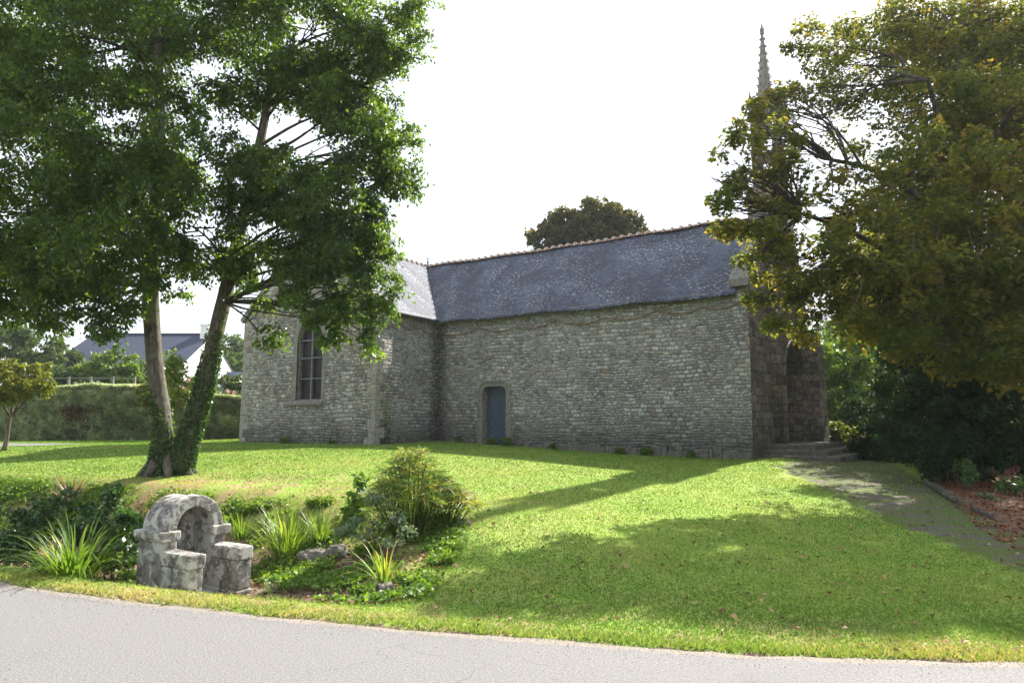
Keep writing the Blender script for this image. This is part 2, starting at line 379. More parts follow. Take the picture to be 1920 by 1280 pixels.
def bark(name, c0, c1, c2, sc=1.0):
    t = T(name); v = t.mapping((9*sc, 9*sc, 2.4*sc)); n = t.noise(1.6, 6, .75, vec=v, dist=.6); f = t.noise(9, 4, .7, vec=v)
    c = t.ramp(n, [(.32, c0), (.5, c1), (.68, c2)])
    c = t.mix(t.ramp(t.noise(2.5, 5, .7), [(.52, 0), (.66, .55)]), c, (.22, .24, .16))
    h = t.math('ADD', t.math('MULTIPLY', n, 1.4), t.math('MULTIPLY', f, .5))
    return t.pbr(c, .9, t.bump(h, 1, .03), .2)
M['bark'] = bark('grey_bark', (.045, .038, .03), (.12, .105, .085), (.24, .215, .18))
M['bark_dark'] = bark('dark_bark', (.02, .017, .013), (.05, .042, .034), (.10, .088, .07))
M['twig'] = bark('pale_twig', (.10, .09, .07), (.17, .155, .125), (.26, .24, .2), 3)

def plain(name, col, rough=.7, var=.25, sc=12, metal=0, spec=.4, bmp=.3):
    t = T(name); n = t.noise(sc, 6, .7)
    c = t.mix(1, col, t.ramp(n, [(.3, 1-var), (.7, 1+var)]), 'MULTIPLY')
    return t.pbr(c, rough, t.bump(n, bmp, .01), spec, metal)
M['door_blue'] = plain('blue_painted_wood', (.062, .088, .135), .55, .22, 14)
M['door_groove'] = plain('dark_wood', (.07, .045, .03), .8)
M['wood'] = plain('old_brown_wood', (.05, .034, .022), .8, .4)
M['log'] = bark('log_bark', (.035, .03, .028), (.085, .075, .068), (.16, .145, .13), 1.4)
M['white_wall'] = plain('white_render', (.78, .78, .77), .85, .05, 3)
M['house_slate'] = plain('house_slate', (.055, .065, .095), .85, .25, 20, 0, .08)
M['tile'] = plain('terracotta_ridge', (.24, .135, .10), .8, .45, 16)
M['mortar'] = plain('lime_mortar', (.48, .44, .38), .9, .3, 20)
M['lead'] = plain('zinc', (.2, .21, .23), .5, .2, 10, .6)
M['iron'] = plain('grey_iron', (.13, .135, .14), .6, .3, 20)
M['rope'] = plain('tan_rope', (.22, .135, .075), .9, .35, 40)
M['stone_rock'] = granite('garden_rock', (.15, .135, .12), .7, .3)
M['fence_metal'] = plain('fence_grey', (.14, .14, .135), .7, .3, 10)
def glass():
    t = T('leaded_glass'); v = t.vor(7, 'F1', t.mapping((1, 1, 1.4)), 0, 1)
    c = t.mix(v, (.006, .007, .010), (.022, .020, .028))
    return t.pbr(c, .35, t.bump(t.noise(9, 2), .2, .01), .3)
M['glass'] = glass()
def fountain_mat():
    t = T('lichened_fountain_granite')
    f = t.noise(90, 4, .75); m = t.noise(7, 6, .7); b = t.noise(5.2, 4, .6, dist=.5); w = t.vor(9, 'SMOOTH_F1', rand=1)
    c = t.ramp(m, [(.30, (.055, .050, .047)), (.45, (.14, .13, .12)), (.62, (.27, .255, .225))])
    c = t.mix(1, c, t.ramp(f, [(.3, .6), (.5, 1), (.7, 1.5)]), 'MULTIPLY')
    li = t.ramp(t.math('ADD', b, t.math('MULTIPLY', t.noise(22, 6, .8), .42)), [(.69, 0), (.76, 1)])
    c = t.mix(t.math('MULTIPLY', li, .85), c, t.mix(f, (.34, .335, .29), (.58, .585, .54)))
    sp = t.ramp(t.math('ADD', w, t.math('MULTIPLY', t.noise(20, 4), .25)), [(.22, 1), (.27, 0)])
    c = t.mix(t.math('MULTIPLY', sp, .7), c, (.58, .585, .54))
    h = t.math('ADD', t.math('MULTIPLY', f, .5), t.math('MULTIPLY', m, 1.2))
    return t.pbr(c, .92, t.bump(h, .9, .02), .2)
M['fountain'] = fountain_mat()

M['leaf_alder'] = leaf_mat('broad_green_leaf', [(0, (.025, .056, .022)), (.5, (.052, .100, .030)), (.82, (.10, .165, .034)), (1, (.20, .26, .05))], .56, .38, .42, (2.3, 2.1, .5))
M['leaf_chestnut'] = leaf_mat('chestnut_leaf', [(0, (.06, .092, .024)), (.45, (.12, .145, .034)), (.72, (.20, .185, .048)), (.9, (.23, .17, .045)), (1, (.25, .13, .05))], .58, .25, .55, (2.1, 1.85, .7))
M['leaf_dark'] = leaf_mat('evergreen_leaf', [(0, (.012, .028, .012)), (.6, (.024, .050, .020)), (1, (.05, .085, .03))], .25, .10, .7)
M['leaf_ivy'] = leaf_mat('ivy_leaf', [(0, (.018, .05, .015)), (.6, (.04, .10, .02)), (1, (.09, .17, .03))], .3, .55, .35)
M['leaf_hedge'] = leaf_mat('hedge_leaf', [(0, (.19, .23, .13)), (.5, (.36, .42, .25)), (.85, (.52, .57, .36)), (1, (.50, .50, .34))], .42, .25, .65, (1.25, 1.3, .8))
M['leaf_hedge_brown'] = leaf_mat('dead_hedge_leaf', [(0, (.09, .065, .04)), (1, (.17, .12, .075))], .2, .2, .8)
M['leaf_far'] = leaf_mat('far_tree_leaf', [(0, (.03, .06, .03)), (.6, (.055, .095, .035)), (1, (.10, .14, .045))], .35, .2, .6)
M['leaf_bright'] = leaf_mat('bright_bush_leaf', [(0, (.05, .10, .02)), (.6, (.085, .16, .028)), (1, (.19, .23, .04))], .4, .3, .5)
M['leaf_autumn'] = leaf_mat('autumn_far_leaf', [(0, (.04, .055, .025)), (.45, (.07, .085, .032)), (.8, (.13, .11, .045)), (1, (.17, .11, .055))], .35, .2, .6)
M['leaf_olive'] = leaf_mat('clipped_tree_leaf', [(0, (.055, .075, .015)), (.6, (.12, .15, .03)), (1, (.22, .22, .05))], .4, .3, .5)
M['strap_green'] = leaf_mat('daylily_leaf', [(0, (.06, .12, .02)), (.6, (.12, .21, .035)), (.9, (.22, .28, .05)), (1, (.36, .28, .10))], .45, .4, .45)
M['strap_red'] = leaf_mat('flax_leaf', [(0, (.045, .03, .02)), (.5, (.10, .045, .03)), (.85, (.16, .07, .045)), (1, (.30, .16, .12))], .35, .4, .4, (1.6, 1.2, .8))
M['strap_dry'] = leaf_mat('dry_stem', [(0, (.12, .085, .04)), (.6, (.22, .165, .08)), (1, (.34, .27, .15))], .3, .2, .7)
M['papyrus'] = leaf_mat('papyrus_leaf', [(0, (.06, .12, .025)), (.5, (.13, .21, .04)), (.8, (.22, .26, .06)), (1, (.33, .24, .10))], .4, .35, .45)
M['sage'] = leaf_mat('grey_green_leaf', [(0, (.07, .11, .07)), (1, (.20, .27, .19))], .3, .2, .6)
M['leaf_cover'] = leaf_mat('ground_cover_leaf', [(0, (.06, .12, .02)), (.6, (.12, .22, .035)), (1, (.22, .30, .06))], .4, .3, .5)
M['grass'] = leaf_mat('grass_blade', [(0, (.10, .20, .032)), (.45, (.15, .26, .045)), (.75, (.22, .30, .065)), (.9, (.33, .32, .11)), (1, (.45, .39, .19))], .38, .25, .6, (1.35, 1.25, .65))
M['litter'] = leaf_mat('dead_leaf', [(0, (.06, .03, .018)), (.5, (.16, .085, .045)), (.85, (.28, .17, .08)), (1, (.45, .36, .22))], .2, .25, .7, (1.2, 1, .7))
M['litter_red'] = leaf_mat('red_dead_leaf', [(0, (.10, .03, .018)), (.6, (.22, .075, .04)), (1, (.33, .15, .08))], .2, .25, .7, (1.2, 1, .7))
M['flower_pink'] = plain('pink_petal', (.75, .35, .38), .7)
M['flower_yellow'] = plain('yellow_petal', (.6, .5, .06), .7)
M['flower_red'] = plain('red_petal', (.5, .1, .08), .7)
M['flower_white'] = plain('cream_petal', (.7, .68, .55), .7)
M['core'] = plain('dark_foliage_core', (.05, .065, .03), .9, .4, 6)

M['wire'] = plain('dark_wire', (.035, .036, .04), .6)
# ------------------------------------------------------------------ ground: one sheet to the horizon
def bed_mask(x, y):
    xe = np.interp(y, [6, 6.9, 7.8, 9.2, 11.7, 14, 16.5, 20], [5.0, 5.4, 5.7, 6.15, 7.3, 8.5, 9.7, 11.5])
    return ss(-.05, .3, x-xe)*ss(6.2, 7, y)*(1-ss(20, 22, y))
def build_ground():
    n = 620
    u = np.linspace(-1, 1, n)
    kx = 7.2; gx = np.sinh(u*kx)/np.sinh(kx)*900
    # finer: linear core plus sinh tails
    gx = u*15+np.sign(u)*np.maximum(0, np.abs(u)-.72)**4*150000
    v = np.linspace(-1, 1, n)
    gy = 12+v*13+np.sign(v)*np.maximum(0, np.abs(v)-.72)**4*150000
    X, Y = np.meshgrid(gx, gy)
    Z = zg(X, Y)
    V = np.stack([X, Y, Z], -1).reshape(-1, 3)
    i = np.arange(n-1); I, J = np.meshgrid(i, i); a = (J*n+I).ravel()
    F = np.stack([a, a+1, a+n+1, a+n], -1)
    x = V[:, 0]; y = V[:, 1]; s = y-edge_y(x)
    soil = hollow(x, y)**.7*.72
    soil = np.maximum(soil, .95*bed_mask(x, y))   # leaf bed on the right
    soil = np.maximum(soil, .5*(1-ss(.0, .14, s)))
    soil = np.maximum(soil, .62*ss(9, 12, x)*ss(19.5, 21.5, y))
    dry = .25+.6*(1-ss(.3, 1.1, s))+.55*np.exp(-((x+6.5)**2/14+(y-11.3)**2/3.5))+.35*np.exp(-((x+3)**2/9+(y-11.2)**2/3))
    dry += .5*np.exp(-((x+6.8)**2/12+(y-11.6)**2/2.2))
    dry *= 1-.6*ss(0, 3, x)*ss(.8, 1.5, s)
    gravel = path_mask(x, y)
    me = npmesh('ground', V, 4, F, [('soil', 'POINT', soil), ('dry', 'POINT', dry), ('gravel', 'POINT', gravel)])
    o = link('ground', me, M['ground'], smooth=True); tag(o, 'gently sloping lawn with a planted hollow beside the road', kind='structure')
def path_mask(x, y):
    """worn gravel path from the church steps towards the right of the road (signed distance to its outline)"""
    global _PP
    if _PP is None:
        _PP = [atg(*q) for q in ((1445, 873), (1560, 930), (1680, 985), (1790, 1025), (1925, 1080))]
        _PP += [_PP[-1]+(_PP[-1]-_PP[-2]), atg(1925, 1000)+Vector((2, -.9, 0))]+[atg(*q) for q in ((1925, 1000), (1840, 962), (1760, 922), (1690, 872))]
        _PP += [Vector((11.5, 22.5, 0)), Vector((9.2, 21.5, 0))]
    x = np.asarray(x, float); y = np.asarray(y, float); d = np.full(x.shape, 1e9); ins = np.zeros(x.shape, bool); n = len(_PP)
    for i in range(n):
        ax, ay = _PP[i].x, _PP[i].y; bx, by = _PP[(i+1) % n].x, _PP[(i+1) % n].y
        ex, ey = bx-ax, by-ay; t = np.clip(((x-ax)*ex+(y-ay)*ey)/(ex*ex+ey*ey), 0, 1)
        d = np.minimum(d, np.hypot(x-ax-t*ex, y-ay-t*ey)); cr = (ay > y) != (by > y)
        ins ^= cr & (x < ex*(y-ay)/(ey if ey else 1e-9)+ax)
    return ss(-.45, .5, np.where(ins, d, -d))
_PP = None
def sheet(name, pts_fn, nu, nv, dz, mat, label, attrs=None, extra=None):
    V = []; U = np.linspace(0, 1, nu); Vv = np.linspace(0, 1, nv)
    P = np.array([[pts_fn(a, b) for a in U] for b in Vv]); X = P[..., 0]; Y = P[..., 1]
    Z = zg(X, Y)+dz if dz is not None else P[..., 2]
    V = np.stack([X, Y, Z], -1).reshape(-1, 3); i = np.arange(nu-1); j = np.arange(nv-1); I, J = np.meshgrid(i, j); a = (J*nu+I).ravel()
    me = npmesh(name, V, 4, np.stack([a, a+1, a+nu+1, a+nu], -1), attrs(V) if attrs else None)
    o = link(name, me, mat, smooth=True); tag(o, label, kind='structure'); return o
build_ground()
# road: pale asphalt, edge ragged with soil
def road_pt(a, b):
    x = (a*2-1); x = x*12+np.sign(x)*max(0, abs(x)-.5)**3*500
    e = float(edge_y(x))+.035*float(vnoise(x, 0, 2.3))*2+.03*float(vnoise(x, 3, 7.0, 3))
    y = e-(1-b)**1.6*12
    return (x, y, .002-.02*(1-b)**1.6+.0)
def rim_attr(V):
    s = edge_y(V[:, 0])-V[:, 1]; return [('rim', 'POINT', 1-ss(.0, .22, s))]
sheet('road', road_pt, 900, 60, None, M['asphalt'], 'pale grey asphalt lane curving past the lawn', rim_attr)
# far driveway strip at the left
drive = [(-9.0, 22.0), (-60, 27.0)]
def drive_pt(a, b):
    x = -14.5-a*45; yc = 24.2+(-14.5-x)*.10; w = (1.9 if a > .02 else .3)*min(1, .15+a*6)
    return (x, yc+(b-.5)*2*w)
def drive_rim(V): return [('rim', 'POINT', np.zeros(len(V)))]
sheet('driveway', drive_pt, 120, 12, .02, M['asphalt'], 'pale strip of asphalt lane beyond the lawn at the left', drive_rim)
# ------------------------------------------------------------------ church (local: x along the nave, y into depth, origin in the inner corner)
CH = (-2.89, 26.4, 0.0); CRZ = math.atan2(-.529, .849)
church = empty('stone_chapel', CH, CRZ, 'old granite rubble chapel with blue-grey slate roof and thin spire', 'chapel')
CM = Matrix.Translation(CH) @ Matrix.Rotation(CRZ, 4, 'Z')
def cw(x, y, z): return CM @ Vector((x, y, z))
ZE, ZR, L, TP = 5.62, 8.86, 11.73, 3.41; HW = 3.6; TW = 7.2
XZ = Matrix(((1,0,0,0),(0,0,-1,0),(0,1,0,0),(0,0,0,1)))      # plate XY -> XZ
def arc_pts(x0, x1, zs, kind, rise, n=14):
    c = (x0+x1)/2; w = (x1-x0)/2; P = []
    for i in range(n+1):
        a = i/n
        if kind == 'round': th = math.pi*(1-a); P.append((c+w*math.cos(th), zs+rise*math.sin(th)))
        elif kind == 'point':
            q = a*2 if a <= .5 else (1-a)*2; th = q*math.pi/2
            # quarter-ish arcs meeting in a point
            xx = w*(1-(1-math.cos(th*.75))/(1-math.cos(math.pi/2*.75))); zz = rise*math.sin(th*.75)/math.sin(math.pi/2*.75)
            P.append((c-xx if a <= .5 else c+xx, zs+zz))
        elif kind == 'basket':   # flat lintel with rounded shoulders
            r = rise; k = n//2
            if i <= k: th = math.pi-(math.pi/2)*i/k; P.append((x0+r+r*math.cos(th), zs+r*math.sin(th)))
            else: th = math.pi/2*(1-(i-k-1)/(n-k-1)); P.append((x1-r+r*math.cos(th), zs+r*math.sin(th)))
    return P
def opening(x0, x1, z0, zs, kind, rise, n=14): return [(x0, z0)]+arc_pts(x0, x1, zs, kind, rise, n)+[(x1, z0)]
# nave front wall with the door opening.  door centre found from the photo
DX0, DX1, DZ0, DZS, DR = 2.12, 3.14, .86, 2.76, .24
door_hole = opening(DX0-.02, DX1+.02, DZ0-.02, DZS, 'basket', DR)
nave = [(0.0, 0), (L-.01, 0), (L-.01, ZE), (0.0, ZE)]
slab_obj('wall', nave, [door_hole], .8, Matrix.Translation((0, .4, 0)) @ XZ, M['rubble'], church)
# transept gable wall with the window
WX0, WX1, WZ0, WZS = -4.02, -2.66, 2.50, 4.70; WR = .85
win_hole = opening(WX0, WX1, WZ0, WZS, 'point', WR)
gable = [(-TW, 0), (0, 0), (0, ZE), (-HW, ZR+.12), (-TW, ZE)]
slab_obj('wall', gable, [win_hole], .8, Matrix.Translation((0, -TP+.4, 0)) @ XZ, M['rubble_end'], church)
b = MB(); b.box(-.8, -.002, -TP+.8, 0.8, 0, ZE); b.obj('wall', M['rubble'], church)
b = MB(); b.box(-TW, -TW+.8, -TP+.8, TP+7.2-.8, 0, ZE); b.obj('wall', M['rubble_end'], church)
b = MB(); b.prism(gable, 'y', 9.8, 10.6); b.box(0, L-.2, 6.4, 7.2, 0, ZE); b.obj('wall', M['rubble_end'], church)

# roofs -------------------------------------------------------------
def sag(x, y): return .05*float(vnoise(x, y, .45))+.025*float(vnoise(x, y, 1.3, 1))
def slope(fn, nu, nv, name='roof_slope'):
    """fn(a,b)->(x,y,z,along,down): a along, b from eave 0 to ridge 1"""
    V = []; A = []; D = []
    for j in range(nv):
        for i in range(nu):
            x, y, z, al, dn = fn(i/(nu-1), j/(nv-1)); V.append((x, y, z)); A.append(al); D.append(dn)
    i = np.arange(nu-1); j = np.arange(nv-1); I, J = np.meshgrid(i, j); a = (J*nu+I).ravel()
    me = npmesh(name, V, 4, np.stack([a, a+1, a+nu+1, a+nu], -1), [('along', 'POINT', A), ('slope', 'POINT', D)])
    me.materials.append(M['slate']); return me
OV = .26; RISE = ZR-ZE; SL = math.hypot(HW+OV, RISE*(HW+OV)/HW)
zed = ZE-RISE*OV/HW+.10
def ridge_sag(x): return -.07*math.sin(math.pi*min(1, max(0, (x+3.6)/15.3)))+.02*math.sin(x*2.1)
def nf(a, bb):
    y = -OV+(HW+OV)*bb; x0 = -y; x = x0+(L-.3-x0)*a
    z = zed+(ZR+.04-zed)*bb+ridge_sag(x)*bb+sag(x, y)*(1-abs(2*bb-1)*.5)+.03*math.sin(x*1.7)*(1-bb)
    if a < .02: z = zed+(ZR+.04-zed)*bb
    return x, y, z, x, SL*bb
roof = link('roof', slope(nf, 110, 40), None, church, True)
m = roof.modifiers.new('thick', 'SOLIDIFY'); m.thickness = .07; m.offset = -1
tag(roof, 'nave roof slope of blue-grey slates spotted with white lichen')
def nb(a, bb):
    y = 7.2+OV-(HW+OV)*bb; x = -HW+(L-.35+HW)*a; return x, y, zed+(ZR+.03-zed)*bb, x, SL*bb
def tr(a, bb):   # transept slope facing right
    x = OV-(HW+OV)*bb; y1 = -x; y0 = -TP+.32; y = y0+(y1-y0)*a
    return x, y, zed+(ZR+.04-zed)*bb+.02*float(vnoise(x, y, .8)), y, SL*bb
def tl(a, bb):
    x = -TW-OV+(HW+OV)*bb; y = -TP+.32+(13.4)*a; return x, y, zed+(ZR+.04-zed)*bb, y, SL*bb
def tb(a, bb):
    x = OV-(HW+OV)*bb; y = 7.2+x+(3.1-x)*a; return x, y, zed+(ZR+.03-zed)*bb, y, SL*bb
for f, nu in ((nb, 40), (tr, 40), (tl, 30), (tb, 20)):
    o = link('roof', slope(f, nu, 24), None, church, True); m = o.modifiers.new('t', 'SOLIDIFY'); m.thickness = .07; m.offset = 1 if f in (nb, tr, tb) else -1
    if f is tr: tag(o, 'transept roof slope shining pale in the sun')
# eave course: flat stones under the slates
b = MB(); x = 0.05
while x < L-.5:
    w = random.uniform(.45, .9); b.box(x, min(x+w-.02, L-.4), -.13, .05, ZE-.17+random.uniform(-.01, .01), ZE-.02, j=.008); x += w
y = -TP+.85
while y < -.2:
    w = random.uniform(.4, .7); b.box(-.05, .12, y, min(y+w-.02, -.15), ZE-.17, ZE-.02, j=.008); y += w
b.obj('eave_course', M['granite_dark'], church, bevel=.01)
# ridge tiles, half round, each its own
def ridge_tile_mesh():
    b = MB(); n = 7; P = []
    for xx, r in ((0, .125), (.33, .115)):
        for k in range(n): th = math.pi*k/(n-1); P.append((xx, r*1.05*math.cos(th), r*math.sin(th)*.85))
    fs = [(k, k+1, n+k+1, n+k) for k in range(n-1)]+[tuple(range(n)), tuple(range(2*n-1, n-1, -1))]
    b.add(P, fs); return b
t0 = ridge_tile_mesh().obj('ridge_tile', M['tile'], roof)
m0 = MB()
for k in range(8):
    th = math.pi*(k+.5)/8; c, s_ = math.cos(th), math.sin(th); m0.box(-.035, .035, c*.135-.03, c*.135+.03, s_*.115-.03, s_*.115+.035, j=.01)
first = True; x = -HW
tz = lambda x: ZR+.02+ridge_sag(x)
mortar_me = None
while x < L-1.3:
    o = t0 if first else t0.copy()
    if not first: COL.objects.link(o)
    o.location = (x, HW+random.uniform(-.01, .01), tz(x)); o.rotation_euler = (0, random.uniform(-.03, .03), random.uniform(-.03, .03))
    if first: mo = m0.obj('mortar_bed', M['mortar'], o)
    else: mo = mo.copy(); COL.objects.link(mo); mo.parent = o
    first = False; x += .34
y = HW-.35
while y > -TP+.35:
    o = t0.copy(); COL.objects.link(o); o.location = (-HW, y+.3, ZR+.03); o.rotation_euler = (0, 0, -math.pi/2+random.uniform(-.03, .03))
    mo = mo.copy(); COL.objects.link(mo); mo.parent = o; y -= .34
# valley flashing and roof finial
b = MB(); b.tube([(OV+.0, -OV, zed+.035), (-HW, HW, ZR+.055)], [.05, .05], 6); b.obj('valley_gutter', M['lead'], church)
b = MB(); b.tube([(0,0,0), (0,0,.12), (0,0,.16), (0,0,.2), (0,0,.42)], [.05, .04, .075, .03, .012], 8); b.box(-.09, .09, -.01, .01, .3, .33)
b.obj('roof_finial', M['lead'], church).location = (-HW+.12, HW, ZR+.12)

# transept gable coping
def coping(pts, y0, y1, w=.0, name='gable_coping', mat='granite'):
    b = MB()
    for (xa, za), (xb, zb) in zip(pts, pts[1:]):
        n = max(1, int(math.hypot(xb-xa, zb-za)/.7)); dx, dz = (xb-xa)/n, (zb-za)/n; ln = math.hypot(dx, dz); nx, nz = -dz/ln, dx/ln
        if nz < 0: nx, nz = -nx, -nz
        for k in range(n):
            x_, z_ = xa+dx*k, za+dz*k; e = .015
            q = [(x_+dx*e, z_+dz*e), (x_+dx*(1-e), z_+dz*(1-e)), (x_+dx*(1-e)+nx*.2, z_+dz*(1-e)+nz*.2), (x_+dx*e+nx*.2, z_+dz*e+nz*.2)]
            b.prism(q, 'y', y0, y1)
    return b.obj(name, M[mat], church, bevel=.02)
coping([(-TW-.12, ZE+.02), (-HW, ZR+.1), (.12, ZE+.02)], -TP-.06, -TP+.46)
b = MB(); b.box(-HW-.2, -HW+.2, -TP-.1, -TP+.5, ZR+.3, ZR+.62, j=.02); b.box(-HW-.07, -HW+.07, -TP+.1, -TP+.26, ZR+.62, ZR+1.25); b.box(-HW-.24, -HW+.24, -TP+.1, -TP+.26, ZR+.9, ZR+1.03)
b.obj('gable_cross', M['granite_dark'], church, bevel=.02)

# quoins: long and short dressed blocks, slightly proud
def quoins(cx, cy, sx, sy, z0, z1, seed):
    random.seed(seed); b = MB(); z = z0; k = 0
    while z < z1-.15:
        h = random.uniform(.24, .38); a, c = (.42, .24) if k % 2 else (.24, .42)
        a *= random.uniform(.8, 1.2); c *= random.uniform(.8, 1.2); e = .006+random.uniform(0, .007)
        x0, x1 = sorted((cx+sx*e, cx-sx*a)); y0, y1 = sorted((cy+sy*e, cy-sy*c))
        b.box(x0, x1, y0, y1, z+.012, min(z+h, z1)-.004, j=.003); z += h; k += 1
    return b.obj('quoins', M['rubble_q'], church, bevel=.012)
M['rubble_q'] = granite('quoin_granite', (.27,.26,.225), .55, .4)
quoins(0, -TP, 1, -1, .5, ZE-.05, 3); quoins(-TW, -TP, -1, -1, .5, ZE-.05, 4)

# blue double door with chevron boards ----------------------------
def clip(poly, a, b_, c):   # keep a*x+b*y<=c
    out = []
    for i in range(len(poly)):
        p, q = poly[i], poly[(i+1) % len(poly)]; dp = a*p[0]+b_*p[1]-c; dq = a*q[0]+b_*q[1]-c
        if dp <= 0: out.append(p)
        if dp*dq < 0: t_ = dp/(dp-dq); out.append((p[0]+(q[0]-p[0])*t_, p[1]+(q[1]-p[1])*t_))
    return out
DW = DX1-DX0; DC = (DX0+DX1)/2
b = MB(); b.box(DX0-.02, DX1+.02, .37, .41, DZ0, DZS+DR); b.obj('door_backing', M['door_groove'], church)
full = opening(DX0, DX1, DZ0+.02, DZS, 'basket', DR-.02, 14)
door = empty('door', (0, 0, 0)); door.parent = church; tag(door, 'blue arched-corner double door of chevron boards')
for sgn in (-1, 1):
    b = MB(); k = 1/math.sqrt(2); step = .098
    half = clip(full, -sgn, 0, -sgn*(DC+sgn*.006))
    for i in range(-30, 60):
        lo = i*step; p = clip(clip(half, -sgn*k*-1, -k*-1, lo+step-.02+DC*sgn*k), -sgn*k, -k, -(lo+DC*sgn*k))
        if len(p) >= 3: b.prism(p, 'y', .33, .366)
    b.obj('door_leaf', M['door_blue'], door)
b = MB(); b.tube([(DC+.05, .32, 1.75), (DC+.05, .29, 1.75)], [.025, .025], 8); b.box(DC+.035, DC+.065, .315, .33, 1.6, 1.86); b.obj('handle', M['iron'], door)
# door frame: moulded granite ring and jamb blocks
def ring(x0, x1, z0, zs, kind, rise, w, y0, y1, mat, name, n=14, parent=None):
    inn = opening(x0, x1, z0, zs, kind, rise, n); out = opening(x0-w, x1+w, z0, zs, kind, rise+w, n)
    if kind == 'basket': out = opening(x0-w, x1+w, z0, zs, kind, rise+w, n)
    b = MB()
    for i in range(len(inn)-1):
        q = [inn[i], inn[i+1], out[i+1], out[i]]
        v = [(p[0], y0, p[1]) for p in q]+[(p[0], y1, p[1]) for p in q]
        fs = [(0,1,2,3), (7,6,5,4), (0,4,5,1), (3,2,6,7)]
        if i == 0: fs.append((0, 3, 7, 4))
        if i == len(inn)-2: fs.append((1, 5, 6, 2))
        b.add(v, fs)
    return b.obj(name, M[mat], parent or church)
ring(DX0, DX1, DZ0-.2, DZS, 'basket', DR-.02, .15, -.012, .33, 'granite', 'door_frame')
ring(DX0-.15, DX1+.15, DZ0-.2, DZS, 'basket', DR+.13, .07, -.045, .02, 'granite', 'door_moulding')
b = MB(); b.box(DX0-.2, DX1+.2, -.16, .3, DZ0-.3, DZ0, j=.01); b.obj('door_step', M['granite'], church, bevel=.02)
b = MB(); b.prism([(DC-.12, DZS+DR+.18), (DC+.12, DZS+DR+.18), (DC, DZS+DR+.36)], 'y', -.03, .02); b.obj('carved_triangle', M['granite'], church)
# window ---------------------------------------------------------
win = empty('window', (0, 0, 0)); win.parent = church
Y0 = -TP
ring(WX0, WX1, WZ0, WZS, 'point', WR, .20, Y0-.01, Y0+.12, 'granite', 'window_surround', 16, church)
ring(WX0+.02, WX1-.02, WZ0+.05, WZS, 'point', WR-.03, -.0001, Y0+.2, Y0+.201, 'granite', 'frame', 16, win) if False else None
ring(WX0+.05, WX1-.05, WZ0, WZS, 'point', WR-.06, .05, Y0+.09, Y0+.26, 'granite_dark', 'frame', 16, win)
me = slab(opening(WX0+.06, WX1-.06, WZ0+.02, WZS, 'point', WR-.08, 16), [], .02); me.transform(Matrix.Translation((0, Y0+.23, 0)) @ XZ); link('pane', me, M['glass'], win)
b = MB(); xc = (WX0+WX1)/2; b.box(xc-.028, xc+.028, Y0+.11, Y0+.20, WZ0, WZS+WR-.12); b.obj('mullion', M['granite_dark'], win)
for z in (3.28, 4.05, 4.72):
    b = MB(); b.box(WX0+.08, WX1-.08, Y0+.10, Y0+.15, z-.022, z+.022); b.obj('transom_bar', M['iron'], win)
b = MB(); x = WX0+.16
while x < WX1-.1: b.box(x-.005, x+.005, Y0+.18, Y0+.19, WZ0, WZS+WR*.55); x += .115
z = WZ0+.1
while z < WZS+.5: b.box(WX0+.09, WX1-.09, Y0+.19, Y0+.198, z-.004, z+.004); z += .115
b.obj('wire_grille', M['wire'], win)
b = MB(); b.prism([(Y0-.10, WZ0-.20), (Y0+.4, WZ0-.20), (Y0+.4, WZ0+.02), (Y0+.12, WZ0+.02), (Y0-.10, WZ0-.09)], 'x', WX0-.32, WX1+.12); b.obj('window_sill', M['granite'], church, bevel=.015)

# plinth of the nave: rough stones, dark and damp
random.seed(21); b = MB(); x = 3.95
while x < L-.05:
    w = random.uniform(.14, .5); zt = 1.02-.010*x+random.uniform(-.16, .06)
    b.box(x, min(x+w-.003, L-.02), -.08+random.uniform(-.04, .03), .05, .2, zt, j=.012); x += w
M['plinth'] = granite('mossy_plinth_stone', (.13,.125,.10), .9, .25)
b.obj('plinth', M['plinth'], church, bevel=.025)

# west front ------------------------------------------------------
SK = .061
def wf(y, e=0): return L+SK*y+e
PY0, PY1, PZ0, PZS, PR = 3.0, 5.1, .86, 2.95, 1.12      # portal
FW = 7.5
fo = [(.03, 0), (FW, 0), (FW, ZE+.2), (HW, ZR+.35), (.03, ZE+.2)]
# plate XY -> along (y skewed), z
YZ = Matrix(((SK, 0, 1, L), (1, 0, 0, 0), (0, 1, 0, 0), (0, 0, 0, 1)))
slab_obj('west_front', fo, [opening(PY0-.3, PY1+.3, PZ0-.4, PZS, 'round', PR+.3)], .45, YZ @ Matrix.Translation((0, 0, -.223)), M['ashlar'], church)
slab_obj('portal_bay', [(2.35, 0), (5.75, 0), (5.75, ZR-1.55), (HW+.35, ZR+.3), (HW-.35, ZR+.3), (2.35, ZR-1.3)], [opening(PY0-.3, PY1+.3, PZ0-.4, PZS, 'round', PR+.3)], .3, YZ @ Matrix.Translation((0, 0, .152)), M['ashlar'], church)
def yring(a0, a1, z0, zs, rise, w, e0, e1, mat, name):
    inn = opening(a0, a1, z0, zs, 'round', rise, 18); out = opening(a0-w, a1+w, z0, zs, 'round', rise+w, 18); b = MB()
    for i in range(len(inn)-1):
        q = [inn[i], inn[i+1], out[i+1], out[i]]
        v = [(wf(p[0], e0), p[0], p[1]) for p in q]+[(wf(p[0], e1), p[0], p[1]) for p in q]
        fs = [(0,1,2,3), (7,6,5,4), (0,4,5,1), (3,2,6,7)]
        if i == 0: fs.append((0, 3, 7, 4))
        if i == len(inn)-2: fs.append((1, 5, 6, 2))
        b.add(v, fs)
    return b.obj(name, M[mat], church, bevel=.01)
yring(PY0-.32, PY1+.32, PZ0-.4, PZS, PR+.32, .10, .25, .36, 'ashlar', 'portal_hood')
